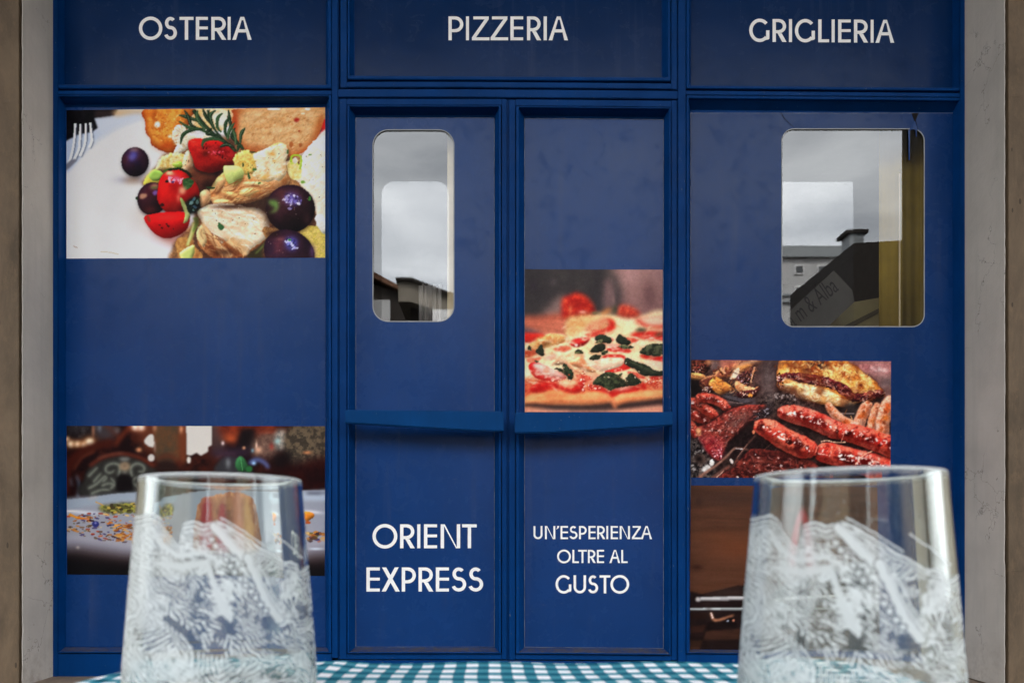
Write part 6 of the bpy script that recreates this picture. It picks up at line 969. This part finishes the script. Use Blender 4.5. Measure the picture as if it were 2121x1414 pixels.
to = bpy.data.objects.new('lettering', me); C.objects.link(to); me.materials.clear(); me.materials.append(M['ink']); to.parent = bn; p0 = W(1738, 600, -.299, False); to.rotation_euler = (R(90), 0, 0); 
xs = [v.co.x for v in me.vertices]; ml = max(xs); ca, sa = math.cos(R(40)), math.sin(R(40))
for v in me.vertices:
    x, y = v.co.x-ml, v.co.y; x *= .55; v.co.x, v.co.y = x*ca-y*sa, x*sa+y*ca
to.location = p0+Vector((0, -.002, 0))
dk = empty('counter', 'olive counter with a sloped edge low inside the right window', 'counter')
def slab_px(name, pts, t, th, mat, parent):
    v_ = [W(x, y, t, False) for x, y in pts]; n_ = len(v_); return mesh_obj(name, v_+[Vector((q.x, q.y+th, q.z)) for q in v_], [tuple(range(n_)), tuple(range(2*n_-1, n_-1, -1))]+[(i, i+n_, (i+1) % n_+n_, (i+1) % n_) for i in range(n_)], mat, parent)
M['olive'] = mat_flat('olive_counter_paint', (.40, .33, .15), .6); M['olived'] = mat_flat('dark_counter_edge', (.10, .08, .04), .6)  # olive brightened to put a warm glow low in the window
slab_px('top', [(1690, 740), (1702, 668), (1765, 626), (1870, 608), (1960, 606), (1960, 740)], -.45, .05, M['olive'], dk); slab_px('edge', [(1742, 678), (1870, 613), (1872, 620), (1768, 676)], -.445, .004, M['olived'], dk)
# ---------------------------------------------------------------- table, cloth
TZ = .742
M['cloth'], t, b = mat_new('gingham_cloth'); uvn = nn(t, 'ShaderNodeUVMap'); sx = nn(t, 'ShaderNodeSeparateXYZ'); t.links.new(uvn.outputs[0], sx.inputs[0])
def stripe(o_, per):
    f_ = mathn(t, 'FRACT', mathn(t, 'MULTIPLY', o_, 1/per)); return ramp(t, f_, [(0, 0), (.47, 0), (.53, 1), (.97, 1), (1, 0)])
a_ = stripe(sx.outputs['X'], .0178); b_ = stripe(sx.outputs['Y'], .0225); s_ = mathn(t, 'MULTIPLY', mathn(t, 'ADD', a_, b_), .5)
rp = nn(t, 'ShaderNodeValToRGB'); e = rp.color_ramp.elements; e[0].position = 0; e[0].color = (.80, .79, .82, 1); e[1].position = .5; e[1].color = (.055, .235, .30, 1); e3 = e.new(1.); e3.color = (.002, .085, .14, 1); t.links.new(s_, rp.inputs[0])
wv = nn(t, 'ShaderNodeTexNoise'); wv.inputs['Scale'].default_value = 900; t.links.new(uvn.outputs[0], wv.inputs['Vector']); t.links.new(mixc(t, .12, rp.outputs[0], wv.outputs['Fac'], 'OVERLAY'), b.inputs['Base Color']); b.inputs['Roughness'].default_value = .9; b.inputs['Specular IOR Level'].default_value = .1; b.inputs['Sheen Weight'].default_value = 0
bump(t, b, wv.outputs['Fac'], .0004, .6)
YB = -D+.612; HX = .297; YF = YB-.60; CYc = (YB+YF)/2
def sq_outline(hx, hy, r, n):
    p = []
    for cx, cy, a0 in ((hx-r, hy-r, 0), (-hx+r, hy-r, 90), (-hx+r, -hy+r, 180), (hx-r, -hy+r, 270)):
        for i in range(n): a = R(a0+90*i/n); p.append((cx+r*math.cos(a), cy+r*math.sin(a)))
        q = {0: (-hx+r, hy), 90: (-hx, -hy+r), 180: (hx-r, -hy), 270: (hx, hy-r)}[a0]; l = (cx+r*math.cos(R(a0+90)), cy+r*math.sin(R(a0+90)))
        for i in range(40): p.append((l[0]+(q[0]-l[0])*i/40, l[1]+(q[1]-l[1])*i/40))
    return p
ol = sq_outline(HX, .30, .09, 14); N_ = len(ol); vs_ = []; fs = []; uv = []
rings = [(.02*i, 0) for i in range(1, 49)]+[(.97, 0), (.983, -.0006), (.993, -.0026), (1.0, -.0075)]+[(1.0, -.02-.022*i) for i in range(9)]
rr = random.Random(8)
for ri, (k_, dz) in enumerate(rings):
    for i, (x, y) in enumerate(ol):
        wob = 0; ang = i/N_*6.283
        z = TZ+dz; xx = x*k_; yy = y*k_; n_ = math.hypot(x, y); dr = (dz if dz < -.01 else 0)
        if dr: w_ = (-dz)*.12*math.sin(ang*13+1)+.05*(-dz)+(-dz)*.08*math.sin(ang*29); xx += x/n_*w_; yy += y/n_*w_
        else: z += .0008*math.sin(xx*44+yy*17)*math.sin(yy*31+2)+.0022*max(0, 1-abs(xx+.125-.2*(yy-.28))/.018)*max(0, 1-abs(yy-.27)/.06)
        vs_.append((xx, CYc+yy, z)); ln = 1+(-dz if dr else 0)/n_; uv.append((x*k_*ln+.004+.0022*math.sin(yy*23+xx*9)+.001*math.sin(yy*61), y*k_*ln+.0026*math.sin(xx*19+1)+.0012*math.sin(xx*53+yy*20)))
vs_.append((0, CYc, TZ)); uv.append((.004, 0)); cidx = len(vs_)-1
for i in range(N_): fs.append((cidx, i, (i+1) % N_))
for q in range(len(rings)-1):
    for i in range(N_): j = (i+1) % N_; fs.append((q*N_+i, (q+1)*N_+i, (q+1)*N_+j, q*N_+j))
cl = mesh_obj('tablecloth', vs_, fs, M['cloth'], smooth=True, uv=uv); tag(cl, 'teal and white gingham tablecloth on the table in front', 'tablecloth')
M['metal'] = mat_flat('table_metal', (.12, .12, .12), .4, .5)
tb = empty('table', 'small square pedestal table under the gingham cloth', 'table', loc=(0, CYc, 0)); tb_off = CYc
def loc_box(*a, **k_): o = box_m(*a, **k_); o.location = (0, 0, 0); return o
ot = sq_outline(HX-.012, .288, .085, 10); n = len(ot)
mesh_obj('table_top', [(x, y, TZ-.022) for x, y in ot]+[(x, y, TZ-.0035) for x, y in ot], [tuple(range(n-1, -1, -1)), tuple(range(n, 2*n))]+[(i, (i+1) % n, n+(i+1) % n, n+i) for i in range(n)], M['metal'], tb)
def tube(name, p0, p1, r0, r1, mat, parent, n=20):
    vs_ = []; 
    for (p, r_) in ((p0, r0), (p1, r1)): vs_ += [(p[0]+r_*math.cos(6.2832*i/n), p[1]+r_*math.sin(6.2832*i/n), p[2]) for i in range(n)]
    return mesh_obj(name, vs_, [(i, (i+1) % n, n+(i+1) % n, n+i) for i in range(n)]+[tuple(range(n-1, -1, -1)), tuple(range(n, 2*n))], mat, parent, smooth=False)
tube('pedestal', (0, 0, .03), (0, 0, TZ-.023), .035, .028, M['metal'], tb); tube('foot_plate', (0, 0, .001), (0, 0, .029), .21, .19, M['metal'], tb, 36)
# ---------------------------------------------------------------- tumblers with etched decoration
GH = .134; RR = .045
def gprof(z): return float(np.interp(z, [0, .003, .009, .016, .026, .070, GH-.013, GH], [.0455, .0500, .0530, .0538, .0534, .0501, .0459, RR]))
def etch_mask(nu, nv):
    """decoration on the unrolled wall: u over the full turn (front of the glass at u = .5), v from base to rim"""
    u, v = np.meshgrid((np.arange(nu)+.5)/nu, np.arange(nv)/(nv-1)); th = (u-.5)*2*math.pi
    xs = 650+545*np.sin(th); back = np.cos(th) < 0                        # zoom-view x of the front half
    zy = 170+(1-v)*1460                                           # zoom-view y, rim 170 .. base 1575
    xs = np.where(back, 1300-xs+160, xs)
    wy = zy+18*(fbm(xs/40, zy/40, 3)-.5); wx = xs+26*(fbm(xs/60, zy/60, 8)-.5)
    top = np.interp(wx, [0, 130, 250, 300, 340, 405, 430, 480, 540, 620, 700, 800, 860, 930, 1000, 1090, 1110, 1200, 1300], [400, 392, 385, 430, 500, 570, 440, 425, 450, 430, 470, 530, 585, 610, 655, 690, 735, 705, 690])
    top = np.where(back, top+120+90*np.sin(th*5), top)
    inside = np.clip((wy-top)/10, 0, 1)
    rs = np.random.RandomState(21); ns = 100; sxx = rs.uniform(60, 1240, ns); syy = rs.uniform(340, 1660, ns); aa = np.where(rs.rand(ns) < .6, rs.normal(1.0, .3, ns), rs.uniform(0, 3.14, ns)); kk = rs.rand(ns)
    qx = wx+70*(fbm(wx/110, wy/110, 4, 2)-.5); qy = wy+70*(fbm(wx/110+9, wy/110, 14, 2)-.5); best = np.full(wx.shape, 1e9); sec = best.copy(); idx = np.zeros(wx.shape, int)
    for q in range(ns):                                                   # patches of hatching, each with its own direction
        ca_, sa_ = math.cos(aa[q]), math.sin(aa[q]); dx = qx-sxx[q]; dy = qy-syy[q]; d_ = ((dx*ca_+dy*sa_)/1.9)**2+(-dx*sa_+dy*ca_)**2
        cl_ = d_ < best; sec = np.where(cl_, best, np.minimum(sec, d_)); idx = np.where(cl_, q, idx); best = np.where(cl_, d_, best)
    rim_ = np.clip(1-(np.sqrt(sec)-np.sqrt(best))/12, 0, 1); an_ = aa[idx]; ph = (-(qx-sxx[idx])*np.sin(an_)+(qy-syy[idx])*np.cos(an_)+10*(fbm(wx/50, wy/50, 24, 2)-.5))/23.0
    lines = np.clip((np.sin(ph*2*math.pi)+.12)*2.2, 0, 1); kq = kk[idx]
    m = .04+.94*lines; m = np.where(kq < .2, .88, m); m = np.where(kq > .90, .30+.45*lines, m); m = np.maximum(m, .92*rim_*(kq < .9))
    leftw = np.clip(np.maximum((560-wx)/420, (wy-1000)/900), 0, .6); m = m*(1-leftw)+(.42+.54*lines)*leftw; m = m*(.80+.44*fbm(wx/40, wy/40, 74, 3))
    holes = np.clip((fbm(wx/64+4, wy/54, 54, 3)-.60)*14, 0, 1)*np.clip((wx-350)/200, 0, 1); m = m*(1-.75*holes); dots = np.clip((fbm(wx/15, wy/15, 51, 2)-.66)*14, 0, 1); m = m*(1-.6*dots)
    ln = np.clip(np.sin((wy-top+30*fbm(wx/130, wy/130, 15))/26.0*2*math.pi)*1.6+.6, 0, 1); ez = np.clip(1.6-(wy-top)/60, 0, 1); m = m*(1-ez)+(.12+.8*ln)*ez
    m = np.clip(m, 0, 1)*inside*np.where(back, .05, 1)
    def seg(pts, w_, val, soft=5.):
        nonlocal m
        for (ax, ay), (bx, by) in zip(pts, pts[1:]):
            dx, dy = bx-ax, by-ay; t_ = np.clip(((wx-ax)*dx+(wy-ay)*dy)/(dx*dx+dy*dy), 0, 1); d_ = np.hypot(wx-ax-t_*dx, wy-ay-t_*dy)
            f_ = np.clip((w_/2-d_)/soft+.5, 0, 1)*(~back); m = m*(1-f_)+val*f_
    for pts, w_ in (([(600, 470), (680, 560), (760, 650)], 46), ([(790, 650), (850, 820), (900, 940), (960, 1030)], 44)):
        seg(pts, w_+14, .2); seg(pts, w_-4, .9); seg([(x+24, y-14) for x, y in pts], 7, .9); seg([(x+42, y-26) for x, y in pts], 6, .85)
    for pts, w_ in (([(330, 690), (440, 700), (560, 680)], 40), ([(570, 700), (620, 860), (680, 990)], 34), ([(240, 480), (320, 590), (400, 640), (560, 620)], 26)): seg(pts, w_, .86, 12.)
    for pts in ([(620, 440), (760, 530), (880, 600), (1000, 680)], [(640, 420), (780, 505), (900, 590)], [(430, 560), (560, 590), (640, 700), (760, 900)], [(410, 590), (540, 610), (620, 720), (720, 900)], [(860, 700), (920, 850), (990, 960)], [(840, 720), (900, 860), (970, 985)], [(940, 500), (1010, 560), (1140, 660)], [(1080, 900), (1180, 800), (1260, 760)], [(330, 960), (480, 1100), (580, 1180)], [(1010, 700), (1060, 680), (1090, 740), (1050, 790)]): seg(pts, 8, .9, 4.)
    for q in range(12): x_ = 585+q*27; y_ = 545+q*38; seg([(x_, y_), (x_+1, y_+1)], 44, .25); seg([(x_, y_), (x_+1, y_+1)], 24, .95)
    for pts in ([(360, 1000), (470, 1080), (520, 1150)], [(640, 1000), (700, 1080)], [(880, 1020), (930, 1060)], [(600, 1150), (640, 1180)], [(700, 1230), (720, 1260)]): seg(pts, 40, .1, 8.)
    return np.clip(blur(m, .8), 0, 1)
mg = bpy.data.materials.new('etched_glass'); mg.use_nodes = True; t = mg.node_tree; t.nodes.clear()
o_ = nn(t, 'ShaderNodeOutputMaterial'); gl = nn(t, 'ShaderNodeBsdfGlass'); gl.inputs['IOR'].default_value = 1.47; gl.inputs['Color'].default_value = (.955, .985, .97, 1); gl.inputs['Roughness'].default_value = 0
df = nn(t, 'ShaderNodeBsdfDiffuse'); df.inputs[0].default_value = (.76, .785, .77, 1); tl = nn(t, 'ShaderNodeBsdfTranslucent'); tl.inputs[0].default_value = (.76, .785, .77, 1); m1 = nn(t, 'ShaderNodeMixShader'); m1.inputs[0].default_value = .35; m2 = nn(t, 'ShaderNodeMixShader'); at = nn(t, 'ShaderNodeVertexColor'); at.layer_name = 'etch_rim_light'
t.links.new(df.outputs[0], m1.inputs[1]); t.links.new(tl.outputs[0], m1.inputs[2]); t.links.new(gl.outputs[0], m2.inputs[1]); t.links.new(m1.outputs[0], m2.inputs[2])
t.links.new(mathn(t, 'MULTIPLY', at.outputs['Color'], .97), m2.inputs[0]); t.links.new(m2.outputs[0], o_.inputs[0])
def tumbler_mesh():
    nu, nv = 900, 380; mk = etch_mask(nu, nv); vs_ = []; col = []; fs = []
    th = (np.arange(nu)+.5)/nu*2*math.pi-math.pi
    sx_, cx_ = np.sin(th), -np.cos(th)                                     # u = .5 faces -y (the camera)
    def ring(r_, z, mrow=None):
        for i in range(nu): vs_.append((r_*sx_[i], r_*cx_[i], z)); col.append(0. if mrow is None else float(mrow[i]))
    zs = np.linspace(0, GH-.0012, nv)
    for j, z in enumerate(zs): ring(gprof(z), z, np.maximum(mk[j], .4*max(0, 1-(GH-z)/.004)))  # etching, plus painted highlight fading in just under the rim
    th_w = .0032
    for a in (20, 50, 90, 130, 160): ring(RR-th_w/2+math.cos(R(a))*th_w/2, GH-.0012+math.sin(R(a))*.0012, [.75]*nu)  # no etching here: rim whitened to paint in its bright highlight
    for z in np.linspace(GH-.0012, .012, 40): ring(gprof(z)-th_w-.0016*max(0, 1-(z-.012)/.02), z, [.4*max(0, 1-(GH-z)/.004)]*nu)  # painted rim highlight carried over onto the inner wall top
    ring(.044, .0085); ring(.030, .0075); ring(.012, .0072)
    nr = len(vs_)//nu
    for j in range(nr-1):
        for i in range(nu): k_ = (i+1) % nu; fs.append((j*nu+i, j*nu+k_, (j+1)*nu+k_, (j+1)*nu+i))
    vs_.append((0, 0, .0072)); col.append(0); c0 = len(vs_)-1; k0 = (nr-1)*nu
    for i in range(nu): fs.append((k0+i, k0+(i+1) % nu, c0))
    b0 = len(vs_)
    for i in range(nu): vs_.append((.040*sx_[i], .040*cx_[i], .0006)); col.append(0)
    vs_.append((0, 0, .0022)); col.append(0)
    for i in range(nu): k_ = (i+1) % nu; fs.append((k_, i, b0+i, b0+k_)); fs.append((b0+k_, b0+i, b0+nu))
    me = bpy.data.meshes.new('drinking_glass'); me.from_pydata(vs_, [], fs); me.update(); me.materials.append(mg); me.polygons.foreach_set('use_smooth', [True]*len(me.polygons))
    a_ = me.color_attributes.new('etch_rim_light', 'FLOAT_COLOR', 'POINT'); q = np.ones((len(vs_), 4), np.float32); q[:, :3] = np.array(col)[:, None]; a_.data.foreach_set('color', q.ravel()); return me
gm = tumbler_mesh()
for px, d_, sc_, rz, lb in ((-.1589, .4378, 1.004, 20, 'clear tumbler with white etched swirls in front of the dining poster'), (.1822, .3850, .990, -24, 'nearer clear tumbler with white etched swirls in front of the grill poster')):
    g = bpy.data.objects.new('drinking_glass', gm); C.objects.link(g); g.location = (px, -D+d_, TZ+.0006); g.scale = (1, 1, sc_); g.rotation_euler = (0, 0, R(rz)); tag(g, lb, 'glass', 'etched tumblers')
